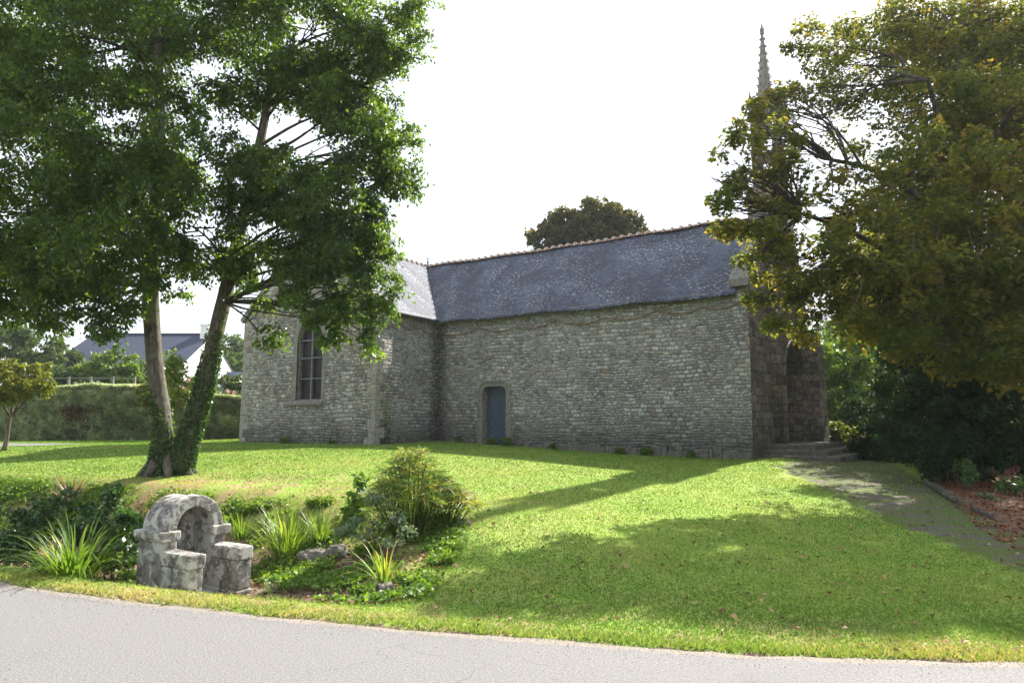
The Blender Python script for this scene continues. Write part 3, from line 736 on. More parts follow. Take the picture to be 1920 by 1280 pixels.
for k in range(3):
    yring(PY0-.3+.1*k+.1, PY1+.3-.1*k-.1, PZ0-.4, PZS, PR+.3-.1*(k+1), .099, -.7, .2-.24*k, 'ashlar', 'portal_order')
b = MB(); b.box(L-.65, L-.58, PY0-.05, PY1+.1, PZ0, PZS+PR+.2); b.obj('portal_door', M['wood'], church)
b = MB(); 
for k in range(12): yy = PY0+.02+k*.175; b.box(L-.58, L-.555, yy, yy+.16, PZ0, PZS+.1)
b.box(L-.58, L-.50, PY0, PY1+.1, PZS+.02, PZS+.2); b.obj('portal_boards', M['wood'], church)
# gable coping on the west front
b = MB()
for (ya, za), (yb, zb) in (((-.1, ZE+.12), (HW, ZR+.33)), ((FW+.05, ZE+.12), (HW, ZR+.33))):
    n = 7; dy, dz = (yb-ya)/n, (zb-za)/n
    for k in range(n):
        y_, z_ = ya+dy*k, za+dz*k; e = .02
        p = [(y_+dy*e, z_+dz*e-.02), (y_+dy*(1-e), z_+dz*(1-e)-.02), (y_+dy*(1-e), z_+dz*(1-e)+.22), (y_+dy*e, z_+dz*e+.22)]
        v = [(wf(q[0], -.52), q[0], q[1]) for q in p]+[(wf(q[0], .08), q[0], q[1]) for q in p]
        b.add(v, [(0,1,2,3), (7,6,5,4), (0,4,5,1), (1,5,6,2), (2,6,7,3), (3,7,4,0)])
b.obj('gable_coping', M['granite'], church, bevel=.02)
# far buttress with sloping top, near low raking wall beside the steps
b = MB(); b.add([(wf(5.75, 0), 5.75, 0), (wf(5.75, .8), 5.75, 0), (wf(6.9, .8), 6.9, 0), (wf(6.9, 0), 6.9, 0),
                 (wf(5.75, 0), 5.75, 5.3), (wf(5.75, .7), 5.75, 4.5), (wf(6.9, .7), 6.9, 4.5), (wf(6.9, 0), 6.9, 5.3)],
                [(0,1,2,3), (4,7,6,5), (0,4,5,1), (1,5,6,2), (2,6,7,3), (3,7,4,0)]); b.obj('buttress', M['ashlar'], church, bevel=.03)
M['step'] = granite('worn_dark_step', (.13,.12,.10), .8, .2)
# steps wrap round the portal: three, worn
zs0 = .50
for k in range(3):
    b = MB(); e = 2.1-.36*k; y0 = 1.0+.22*k; y1 = 6.6-.2*k
    n = 6
    for i in range(n):
        ya = y0+(y1-y0)*i/n; yb = y0+(y1-y0)*(i+1)/n
        b.box(L+.0, L+SK*ya+e+random.uniform(-.008, .008), ya+.008, yb-.008, zs0+.165*k-.1, zs0+.165*(k+1)-.002, j=.012)
    b.obj('step', M['step'], church, bevel=.03)

# belfry and spire -------------------------------------------------
BX = wf(HW, -.12); BY = HW
bel = empty('belfry', (BX, BY, 0)); bel.parent = church; bel.scale = (.86, .86, 1); tag(bel, 'granite bell turret with crocketed needle spire')
def bprism(r0, r1, z0, z1, b, n=4, rot=math.pi/4):
    vs = [(r0*math.cos(rot+2*math.pi*k/n), r0*math.sin(rot+2*math.pi*k/n), z0) for k in range(n)]+[(r1*math.cos(rot+2*math.pi*k/n), r1*math.sin(rot+2*math.pi*k/n), z1) for k in range(n)]
    b.add(vs, [tuple(range(n))[::-1], tuple(range(n, 2*n))]+[(k, (k+1) % n, n+(k+1) % n, n+k) for k in range(n)])
q = math.sqrt(2)
b = MB()
bprism(.74*q, .74*q, ZR-1.0, 9.35, b); bprism(.80*q, .80*q, 9.35, 9.47, b); bprism(.74*q, .58*q, 9.47, 9.8, b)
b.obj('base_block', M['spire_block'] if 'spire_block' in M else M['ashlar'], bel, bevel=.02)
b = MB()
for sx in (-1, 1):
    for sy in (-1, 1):
        b = MB(); b.box(sx*.40-.13, sx*.40+.13, sy*.40-.13, sy*.40+.13, 9.8, 12.2); b.obj('pier', M['spire'], bel, bevel=.03)
for r_, z0_, z1_ in ((.56, 10.9, 11.02), (.58, 12.2, 12.34), (.5, 9.8, 10.15)):
    b = MB(); bprism(r_*q, r_*q, z0_, z1_, b); b.obj('cornice', M['spire'], bel, bevel=.02)
b = MB()
for ax in range(4):
    Mx = Matrix.Rotation(ax*math.pi/2, 4, 'Z')
    ar = arc_pts(-.27, .27, 11.6, 'round', .27, 8)
    for i in range(8):
        x0, z0 = ar[i]; x1, z1 = ar[i+1]
        v = [(x0, -.5, z0), (x1, -.5, z1), (x1, -.5, 12.2), (x0, -.5, 12.2)]; v += [(a, -.3, c) for a, _, c in v]
        b.add([Mx @ Vector(p) for p in v], [(0,1,2,3), (7,6,5,4), (0,4,5,1), (1,5,6,2), (2,6,7,3), (3,7,4,0)])
    g = [(-.42, 12.34), (.42, 12.34), (0, 13.25)]
    v = [(x, -.56, z) for x, z in g]+[(x, -.36, z) for x, z in g]
    b.add([Mx @ Vector(p) for p in v], [(0,1,2), (5,4,3), (0,3,4,1), (1,4,5,2), (2,5,3,0)])
b.obj('arch_gablet', M['spire'], bel)
for sx in (-1, 1):
    for sy in (-1, 1):
        b = MB(); vs = []; c = (sx*.5, sy*.5)
        for z, r in ((12.3, .09), (12.75, .09), (12.77, .12), (13.35, .01)):
            vs += [(c[0]+r*math.cos(k*math.pi/2+.78), c[1]+r*math.sin(k*math.pi/2+.78), z) for k in range(4)]
        b.add(vs, [(i*4+k, i*4+(k+1) % 4, (i+1)*4+(k+1) % 4, (i+1)*4+k) for i in range(3) for k in range(4)])
        b.obj('pinnacle', M['spire'], bel)
b = MB(); bprism(.40, .045, 12.3, 15.65, b, 8, math.pi/8); bprism(.085, .085, 15.6, 15.82, b, 6, 0); bprism(.05, .03, 15.8, 15.98, b, 6, 0)
spo = b.obj('spire', M['spire'], bel)
for k in range(8):
    th = math.pi/8+2*math.pi*k/8
    for i in range(11):
        f = (i+.6)/11.5; r = .40+(0.045-.40)*f; z = 12.3+3.35*f; s_ = .055-.02*f
        Mx = Matrix.Translation((r*math.cos(th), r*math.sin(th), z)) @ Matrix.Rotation(th, 4, 'Z') @ Matrix.Rotation(-.5, 4, 'Y')
        b = MB(); b.box(-.01, s_*1.7, -s_*.45, s_*.45, -s_*.4, s_*.5, M=Mx); b.obj('crocket', M['spire'], spo)

# garlands of brown rope strung under the eaves (several swags)
def swag(pts, name='garland', label=None):
    b = MB(); P = []
    for (a, c) in zip(pts, pts[1:]):
        a = Vector(a); c = Vector(c); n = 12; sg = .11+.03*(c-a).length
        for i in range(n+(1 if c == Vector(pts[-1]) else 0)):
            f = i/n; p = a.lerp(c, f); p.z -= 4*sg*f*(1-f); P.append(p)
    b.tube(P, [.017]*len(P), 6)
    o = b.obj(name, M['rope']); o.location = CH; o.rotation_euler = (0, 0, CRZ); tag(o, label, 'garland', 'rope garlands hung under the eaves'); return o
xs = [.06, 2.0, 3.6, 5.2, 7.0, 8.9, 10.4, 11.6]; zz = [5.12, 5.2, 5.1, 5.22, 5.12, 5.25, 5.2, 5.3]
swag([(x, -.035, z) for x, z in zip(xs, zz)], 'rope_garland', 'brown rope garland in long swags under the nave eave')
swag([(.035, y, z) for y, z in ((-TP+.1, 5.15), (-2.3, 5.25), (-1.1, 5.22), (-.08, 5.12))], 'rope_garland', 'short brown rope garland on the transept side wall near the corner')
# ------------------------------------------------------------------ foliage
def unit(a): return a/np.maximum(np.linalg.norm(a, axis=-1, keepdims=True), 1e-9)
def leaf_geo(P, D, S, asp=.55, fold=.18, curl=0):
    """rhombic folded leaves: P base, D direction, S length -> (n*4,3)"""
    n = len(P); D = unit(D); N = unit(rng.normal(size=(n, 3))+np.array([0, 0, .9]))
    side = unit(np.cross(D, N)); N = np.cross(side, D); S = np.asarray(S).reshape(-1, 1)*np.ones((n, 1))
    w = asp*S*.5
    a = P; b = P+D*S*.42+side*w+N*fold*S*.5; c = P+D*S-N*curl*S; d = P+D*S*.42-side*w+N*fold*S*.5
    return np.stack([a, b, c, d], 1).reshape(-1, 3)
def foliage(name, geos, tints, mat, parent=None, loc=(0, 0, 0)):
    V = np.concatenate(geos)-np.array(loc); t = np.concatenate(tints)
    me = npmesh(name, V, 4, None, [('tint', 'FACE', t)])
    return link(name, me, mat, parent)
def clumps_in_lobe(c, r, k=14, flat=.8, inner=.35, dens=1.0):
    n = max(3, int(k*r*r*dens)); d = unit(rng.normal(size=(n, 3))); rad = (inner+(1-inner)*rng.random(n)**.55)*r
    p = d*rad[:, None]; p[:, 2] *= flat; return np.asarray(c)+p
def clump_leaves(C, cr, per, size, asp, droop=.5, flat=.7, curl=.1, fold=.18, tint=(.5, .28), tex=0, cen=None):
    """leaves round clump centres C (m,3); leaves lie on drooping sprays"""
    m = len(C); n = m*per; idx = np.repeat(np.arange(m), per)
    # each clump is made of a few sprays going outwards
    ns = 7; sd = unit(rng.normal(size=(m, ns, 3))*np.array([1, 1, .55])); si = rng.integers(0, ns, n)
    d = sd[idx, si]; f = rng.random(n)**.6; crr = np.asarray(cr)
    crr = crr if crr.ndim else np.full(m, float(crr))
    rr = crr[idx]
    P = C[idx]+d*(f*rr)[:, None]+rng.normal(size=(n, 3))*(rr*.17)[:, None]
    P[:, 2] -= (f**2*rr)*droop*.6
    P[:, 2] = C[idx, 2]+(P[:, 2]-C[idx, 2])*flat
    D = d*.6+rng.normal(size=(n, 3))*.75; D[:, 2] -= droop
    S = size*(.6+.7*rng.random(n))
    g = leaf_geo(P, D, S, asp, fold, curl)
    ct = rng.random(m)*.5
    t = np.clip(tint[0]+(rng.random(n)-.5)*2*tint[1]+(ct[idx]-.25)*.6+tex*(f-.5), 0, 1)
    return g, t
def palmate(C, cr, per, size, droop, tint, spread=.6, edge=.35):
    """chestnut leaves: five leaflets fanning from one stalk"""
    m = len(C); n = m*per; idx = np.repeat(np.arange(m), per)
    d = unit(rng.normal(size=(n, 3))*np.array([1, 1, .6])); f = rng.random(n)**.5; rr = np.asarray(cr)[idx] if np.ndim(cr) else np.full(n, cr)
    P = C[idx]+d*(f*rr)[:, None]; P[:, 2] -= (f*rr)*.15
    A = unit(d*.9+rng.normal(size=(n, 3))*.4+np.array([0, 0, -droop])); N = unit(rng.normal(size=(n, 3))*.5+np.array([0, 0, 1.])); Sd = unit(np.cross(A, N))
    gs = []; ts = []; S = size*(.65+.6*rng.random(n)); tt = np.clip(tint[0]+(rng.random(n)-.5)*2*tint[1]+(rng.random(m)[idx]-.5)*.5+edge*(f-.6), 0, 1)
    for a in (-1.15, -.58, 0, .58, 1.15):
        D = A*math.cos(a)+Sd*math.sin(a); D[:, 2] -= .12
        gs.append(leaf_geo(P, D, S*(1-.22*abs(a)), .42, .12, .12)); ts.append(np.clip(tt+(rng.random(n)-.5)*.15, 0, 1))
    return np.concatenate(gs), np.concatenate(ts)
def limb(p0, p1, r0, r1, n=8, bend=.12, sagz=0, b=None, k=8):
    p0 = Vector(p0); p1 = Vector(p1); ln = (p1-p0).length; P = []; Rr = []
    off = Vector([random.uniform(-1, 1) for _ in range(3)])*bend*ln; off2 = Vector([random.uniform(-1, 1) for _ in range(3)])*bend*ln*.5
    for i in range(n+1):
        f = i/n; p = p0.lerp(p1, f)+off*math.sin(math.pi*f)+off2*math.sin(2*math.pi*f); p.z += sagz*ln*math.sin(math.pi*f)
        P.append(p); Rr.append(r0+(r1-r0)*f**.8)
    b.tube(P, Rr, k, True, .04); return P
def near_path(P, c):
    best = min(range(len(P)), key=lambda i: (P[i]-c).length+max(0, P[i].z-c.z)*1.5); return P[best]

# ---- the big twin-stemmed tree on the left
def left_tree():
    base = Vector((-6.65, 13.4, G(-6.65, 13.4)-.02))
    root = empty('twin_trunk_tree', base, 0, 'tall leafy green tree with two leaning ivy-clad stems on the lawn', 'tree')
    random.seed(5)
    def P(px, py, Y): return at(px, py, Y)
    s1 = [base+Vector((-.12, 0, 0)), P(308, 825, 13.3), P(302, 760, 13.35), P(291, 700, 13.4), P(286, 620, 13.4), P(280, 540, 13.3), P(288, 430, 13.0), P(300, 300, 12.8), P(300, 160, 12.8), P(290, 0, 12.8), P(280, -160, 12.8)]
    s2 = [base+Vector((.18, 0, 0)), P(352, 825, 13.3), P(374, 760, 13.3), P(392, 690, 13.3), P(408, 610, 13.4), P(420, 565, 13.4), P(446, 450, 13.6), P(470, 350, 13.7), P(492, 250, 13.8), P(510, 150, 13.9), P(530, 0, 14), P(545, -140, 14)]
    r1 = [.25, .19, .165, .158, .155, .16, .135, .115, .09, .07, .04]; r2 = [.25, .19, .168, .158, .15, .15, .125, .11, .095, .08, .06, .035]
    for s, r in ((s1, r1), (s2, r2)):
        b = MB(); b.tube(s, r, 14, True, .03); o = b.obj('trunk', M['bark'], root, base, True)
        m = o.modifiers.new('s', 'SUBSURF'); m.levels = m.render_levels = 1
    # root flare
    b = MB()
    for a in (-2.9, -2.1, -1.2, -.3, .5, 1.6, 2.6):
        e = base+Vector((math.cos(a)*.60, math.sin(a)*.42, 0)); e.z = G(e.x, e.y)-.06
        b.tube([base+Vector((math.cos(a)*.12, math.sin(a)*.08, .55)), base+Vector((math.cos(a)*.33, math.sin(a)*.25, .18)), e], [.13, .11, .03], 8)
    o = b.obj('root', M['bark'], root, base, True); o.name = 'roots'
    lobes = [(415,185,13,.4),(350,195,12.8,.4),(470,330,12.9,.5),(455,430,12.9,.55),(445,500,12.9,.5),(510,370,12.9,.5),(430,380,12.7,.5),(80,80,13,1.8),(240,70,12,1.6),(400,70,13.5,1.5),(590,60,13.4,1.35),(690,50,13.5,1.0),(755,80,13.4,.55),(-60,120,13,1.8),
             (60,230,12,1.5),(210,270,11.6,1.5),(380,290,12.2,1.15),(480,170,13.8,.9),(610,160,13.8,.9),(690,200,13.3,.75),(715,150,13.4,.5),(600,110,13,.9),(640,210,12.8,.9),(560,150,13.2,.8),(690,270,12.7,.7),(620,330,12.6,.8),(540,360,12.6,.7),(700,90,13,.8),(770,30,13.4,.55),(740,250,13,.45),(640,400,12.3,.8),(660,460,12.2,.75),(580,430,12.3,.7),(640,520,12,.7),(540,520,12.3,.5),(600,590,12,.42),(710,560,12,.38),(710,460,12.3,.45),
             (660,310,13,1.0),(720,300,13.2,.72),(750,340,13.2,.42),(560,330,12.8,.85),(480,300,13,.75),
             (40,420,12,1.5),(200,430,11.8,1.4),(350,420,12.3,1.0),(520,430,12.8,.8),(620,440,12.5,.95),(690,430,12.6,.65),
             (690,500,12.2,.52),(610,540,12.2,.62),(560,490,12.4,.5),(690,580,12.1,.46),(690,640,12.0,.26),(630,610,12.1,.3),(490,625,12.3,.28),(480,560,12.6,.34),
             (40,540,12.2,.85),(160,560,12,.75),(240,520,12.2,.75),(320,500,12.8,.6),(200,620,12,.3),(110,610,12.1,.32),(390,480,13,.6),(440,510,13,.45),(-80,400,12.5,1.8),(-70,560,12.5,.8),
             (150,-80,12.6,1.5),(380,-80,13,1.5),(600,-60,13.4,1.2),(250,300,14.6,1.7),(100,450,14.4,1.6),(60,150,15,1.8),(500,60,15,1.5),(330,80,15,1.4)]
    gaps = [(362,136,24),(560,240,30),(505,225,20),(620,275,20),(410,120,20),(385,435,26),(560,45,16),(590,55,16),(15,395,22),(190,200,16),(110,165,12),(170,70,0),(640,520,0),(775,185,22),(780,440,26),(455,590,26),(330,620,45),(400,540,12)]
    C = []; CR = []
    for (px, py, Y, r) in lobes:
        c = at(px, py, Y); q = clumps_in_lobe(c, r, 24, .9, .3)
        C.append(q); CR.append(np.full(len(q), 1.0)*np.clip(.20+.13*r, .2, .42)*(.8+.4*rng.random(len(q))))
    C = np.concatenate(C); CR = np.concatenate(CR)
    zc = C[:, 1]*CP+(C[:, 2]-EYE)*SP; yc = -C[:, 1]*SP+(C[:, 2]-EYE)*CP
    U = 960+1280*C[:, 0]/zc; Vv = 640-1280*yc/zc; keep = np.ones(len(C), bool)
    for gx, gy, gr in gaps: keep &= np.hypot(U-gx, (Vv-gy)) > gr+14
    C = C[keep]; CR = CR[keep]
    g, t = clump_leaves(C, CR, 170, .088, .56, .75, .85, .12, .16, (.42, .25), .25)
    foliage('crown', [g], [t], M['leaf_alder'], root, base)
    # limbs and branches reaching the clumps
    b = MB(); stems = [Vector(p) for s in (s1, s2) for p in s[4:]]
    dense = []
    for s in (s1, s2):
        for a, c_ in zip(s[5:], s[6:]):
            for k in range(4): dense.append(Vector(a).lerp(Vector(c_), k/4))
    for (px, py, Y, r) in lobes:
        c = at(px, py, Y)
        p0 = min(dense, key=lambda q: (q-c).length+max(0, q.z-c.z+.4)*2.0)
        path = limb(p0, c, min(.05, .022+.02*r), .010, 9, .06, .04, b, 6)
        for k in range(int(5+r*4)):
            st = path[random.randint(4, 9)]; dd = Vector([random.gauss(0, 1), random.gauss(0, 1), random.gauss(0, .5)]).normalized()*r*random.uniform(.6, 1)
            limb(st, c+dd, .016, .004, 5, .1, .05, b, 4)
    b.obj('branches', M['bark_dark'], root, base)
    # ivy climbing both stems
    gs = []; ts = []
    def ivy_on(s, r, z0, z1, dens, side):
        for (a, ra), (c_, rc) in zip(zip(s, r), list(zip(s, r))[1:]):
            a = Vector(a); c_ = Vector(c_); L_ = (c_-a).length; n = int(dens*L_*2400)
            f = rng.random(n); th = rng.random(n)*2*math.pi; p = np.array(a)+(np.array(c_)-np.array(a))*f[:, None]
            hz = (p[:, 2]-base.z); cover = 1-ss(z0, z1, hz+rng.normal(size=n)*.15+.45*np.sin(th*2+hz*1.5+side)); keep = rng.random(n) < cover
            rad = (ra+(rc-ra)*f)+rng.random(n)*.025; d = np.stack([np.cos(th), np.sin(th), np.zeros(n)], -1); p = (p+d*rad[:, None])[keep]
            if len(p) == 0: continue
            D = d[keep]*.5+rng.normal(size=(len(p), 3))*.5; D[:, 2] -= .5
            gs.append(leaf_geo(p, D, .038+.028*rng.random(len(p)), .85, .1, .1)); ts.append(rng.random(len(p)))
    ivy_on(s1, r1, .5, 1.5, 1.0, 0); ivy_on(s2, r2, 1.2, 3.3, 1.0, 2)
    iv = empty('ivy', base, 0, 'dark green ivy climbing the lower part of both leaning stems', 'ivy')
    foliage('ivy_leaves', gs, ts, M['leaf_ivy'], iv, base)
left_tree()

# ---- the horse chestnut on the right
def right_tree():
    bx, by = 11.1, 16.9; base = Vector((bx, by, G(bx, by)-.05))
    root = empty('chestnut_tree', base, 0, 'huge browning chestnut tree overhanging the west end of the chapel', 'tree')
    random.seed(9)
    s = [base, at(1806, 800, 16.8), at(1800, 700, 16.8), at(1798, 600, 16.8), at(1795, 500, 16.8), at(1790, 420, 16.8)]
    b = MB(); b.tube(s, [.55, .42, .38, .36, .33, .30], 14, True, .05); b.obj('trunk', M['bark_dark'], root, base, True)
    lobes = [(1500,50,18.6,.7,1.3),(1530,110,17.6,.8,1.3),(1480,95,18,.35,1.4),(1490,170,16.5,.6,1.6),(1410,190,15.5,.3,2.2),(1435,170,16,.3,2.2),(1430,215,15,.45,2),(1455,260,14.5,.5,2),(1400,260,14.2,.45,1.6),(1375,300,14,.4,1.4),(1338,378,13.4,.32,1.5),(1455,180,16,.35,1.8),(1360,420,13.4,.3,1.3),(1645,560,22,1.6,1.6),(1700,520,21,2,1.6),(1665,480,23,1.8,1.6),(1620,520,23.5,1.1,1.6),(1720,600,20,1.6,1.6),(1560,30,20,1.3,1),(1640,60,21,1.6,1.2),(1720,20,22,1.9,1.2),(1800,70,21.5,1.9,1.3),(1880,20,22,2.0,1.3),(1940,80,21.5,2.0,1.3),(1600,120,18.5,1.2,1.1),(1760,120,19,1.6,1.3),(1880,130,19,1.8,1.3),(1450,235,15.2,.55,1.4),(1430,330,13.9,.5,1.3),(1420,210,14.5,.4,1.1),(1470,250,14,.6,1.1),(1500,180,15,.7,.9),(1430,290,13.6,.5,1.2),(1380,370,13.4,.5,1.2),(1450,400,13.4,.6,1.3),(1420,470,13.3,.45,1.3),(1470,520,13.2,.5,1.4),(1350,340,13.4,.35,1.2),(1500,350,13.6,.8,1.1),(1545,60,19,1.23,1),(1640,40,19,1.73,1.1),(1790,40,19,2.46,1.4),(1920,60,19,2.46,1.5),(1520,20,19,0.74,0.7),
             (1405,235,16.3,0.65,1),(1460,205,16.3,0.63,0.9),(1370,330,13.3,0.55,1),(1425,330,13.4,0.65,0.9),(1540,215,16.3,1.05,0.8),(1560,320,13.8,1.10,0.8),(1480,300,13.6,0.70,0.7),(1610,150,16.3,1.26,0.8),(1600,400,13.6,1.10,1),
             (1700,200,16.3,1.89,1.2),(1720,330,13.6,1.60,1.3),(1860,240,16.3,2.10,1.6),(1900,380,13.2,1.70,1.8),
             (1355,385,13.2,0.35,0.9),(1420,420,13.3,0.50,1),(1490,420,13.4,0.70,0.9),(1395,425,13.2,0.30,1),(1440,500,13.2,0.42,1),(1425,560,13.1,0.30,1),(1440,600,13.1,0.22,1.2),(1540,500,13.2,0.95,1.6),(1500,560,13,0.55,1.6),
             (1650,480,13.2,1.30,1.8),(1780,490,12.8,1.40,2),(1900,520,12.6,1.40,2),(1570,590,13,0.65,2),(1650,590,12.8,0.85,2),(1750,610,12.6,0.95,2),(1850,630,12.4,1.10,2),(1930,640,12.3,1.20,2),(1520,620,13.1,0.40,1.6),
             (1780,250,17,2.00,1.5),(1850,350,17,2.40,2),(1700,450,17,2.00,2),(1950,260,17,2.20,1.5),(2050,150,16.3,2.31,1.4),(2080,400,13.5,2.40,1.5),(2060,620,13,1.80,1.5),
             (1700,15,19,1.61,1.2),(1860,15,19,1.85,1.2),(1570,15,19,1.11,1),(1440,280,13.6,0.70,1.1),(1450,360,13.5,0.65,1.1),(1460,440,13.4,0.50,1)]
    C = []; CR = []
    for (px, py, Y, r, dn) in lobes:
        c = at(px, py, Y); q = clumps_in_lobe(c, r, 11, .8, .3, dn)
        C.append(q); CR.append(np.clip(.20+.10*r, .2, .38)*(.7+.5*rng.random(len(q))))
    C = np.concatenate(C); CR = np.concatenate(CR)
    zt_ = C[:, 2]+CR*.7; k_ = C[:, 1]-.976*zt_ > edge_y(C[:, 0]-.684*zt_)+.45; k_ &= ~((C[:, 0]/C[:, 1] < .58) & (C[:, 2] > 5.6) & (rng.random(len(C)) < .42)); C = C[k_]; CR = CR[k_]     # crown shaped to keep its shadow off the lane; upper left thinned
    g, t = palmate(C, CR, 60, .102, .35, (.32, .30))
    foliage('crown', [g], [t], M['leaf_chestnut'], root, base)
    b = MB(); mains = []
    for tip, r in ((at(1690, 110, 18), .14), (at(1790, 60, 18.5), .16), (at(1850, 120, 18), .15), (at(1560, 300, 14), .13), (at(1900, 200, 14), .15), (at(1740, 150, 14.5), .14), (at(1500, 400, 13.6), .10), (at(1640, 500, 13.4), .12), (at(1980, 450, 14), .12)):
        mains += limb(s[random.randint(3, 5)], tip, r, .04, 12, .05, .05, b, 8)
    for (px, py, Y, r, dn) in lobes:
        c = at(px, py, Y)
        if c.y-.976*(c.z+r*.4) < float(edge_y(c.x-.684*c.z))+.45: continue
        p0 = min(mains, key=lambda q: (q-c).length+max(0, q.z-c.z)*.8)
        path = limb(p0, c, min(.05, .015+.03*r), .010, 8, .09, .06, b, 6)
        for k in range(int(6+r*7)):
            st = path[random.randint(2, 8)]; dd = Vector([random.gauss(0, 1), random.gauss(0, 1), random.gauss(0, .5)]).normalized()*r*random.uniform(.6, 1.05)
            limb(st, c+dd, .014, .004, 5, .12, -.05, b, 4)
    b.obj('branches', M['bark_dark'], root, base)
    for k in range(26):    # pale bare drooping twigs at the near side
        px = random.uniform(1600, 1915); py = random.uniform(360, 560); p = at(px, py, random.uniform(11.9, 12.6)); q = p+Vector((random.uniform(-.4, .4), random.uniform(-.3, .2), random.uniform(-.9, -.3)))
        b = MB(); limb(p, q, .007, .003, 6, .18, 0, b, 5); b.obj('bare_twig', M['twig'], root, base)
right_tree()

def bush(name, c, lobes, mat, label, cat, size=.06, per=120, cr=.22, k=22, asp=.6, droop=.2, tint=(.5, .3), trunk=None, core=True, group=None, flat=.85, stems=True, branchmat='bark_dark', inner=.45):
    """c: base point; lobes: (dx,dy,dz,r) relative to base"""
    c = Vector(c); root = empty(name, c, 0, label, cat, group)
    gs = []; ts = []; cc = []
    for dx, dy, dz, r in lobes:
        q = clumps_in_lobe(c+Vector((dx, dy, dz)), r, k, flat, inner); cc.append(q)
    C = np.concatenate(cc); C = C[C[:, 2] > c.z-.05] if len(C) else C
    g, t = clump_leaves(C, cr, per, size, asp, droop, .9, .1, .15, tint, .2)
    foliage('foliage' if not trunk else 'crown', [g], [t], M[mat], root, c)
    b = MB()
    if trunk:
        top = c+Vector((trunk[1], 0, trunk[2])); P = limb(c, top, trunk[0], trunk[0]*.6, 6, .04, 0, b, 9)
        for dx, dy, dz, r in lobes: limb(top.lerp(c, .15), c+Vector((dx, dy, dz)), trunk[0]*.5, .01, 6, .06, 0, b, 6)
        b.obj('trunk', M[branchmat], root, c, True)
    elif stems:
        for dx, dy, dz, r in lobes:
            for k_ in range(2): limb(c+Vector((dx*.3, dy*.3, -.05)), c+Vector((dx+random.uniform(-.3, .3)*r, dy+random.uniform(-.3, .3)*r, dz+r*.4)), (.004+.012*r), .002, 5, .08, 0, b, 5)
        b.obj('stems', M[branchmat], root, c)
    return root

def straps(name, c, n, length, width, mat, label, cat, spread=1.0, droop=1.0, base_r=.08, tint=(.45, .35), group=None, seg=7, stiff=0, parent=None):
    """arching strap leaves from one crown"""
    c = Vector(c); V = []; F = []; T_ = []
    for i in range(n):
        a = random.uniform(0, 2*math.pi); l = length*random.uniform(.55, 1.1); w = width*random.uniform(.7, 1.15)
        out = random.uniform(.12, 1)*spread; d = Vector((math.cos(a), math.sin(a), 0)); sd = Vector((-d.y, d.x, 0))
        p0 = d*base_r*random.random(); el = math.radians(88-52*out*(1-stiff)-stiff*40*out); dr = droop*random.uniform(.6, 1.4)*(.3+.7*out)
        p = Vector(p0); ang = el; o = len(V)
        for s_ in range(seg+1):
            f = s_/seg; ww = w*(1-f**2.2)*(.55+.45*min(1, f*4))*.5
            V.append(tuple(p+sd*ww)); V.append(tuple(p-sd*ww)); st = l/seg
            p = p+d*(math.cos(ang)*st)+Vector((0, 0, math.sin(ang)*st)); ang -= dr*(.25+f*1.3)*.36
        for s_ in range(seg): F.append((o+2*s_, o+2*s_+1, o+2*s_+3, o+2*s_+2)); T_.append(min(1, max(0, tint[0]+random.uniform(-1, 1)*tint[1])))
        tt = T_[-1]
        for s_ in range(1, seg+1): T_[-s_] = min(1, tt+.25*(1-s_/seg)*(random.random() > .5))
    me = npmesh(name, V, 4, F, [('tint', 'FACE', T_)]); o = link(name, me, M[mat], parent); 
    if parent is None: o.location = c; tag(o, label, cat, group)
    return o

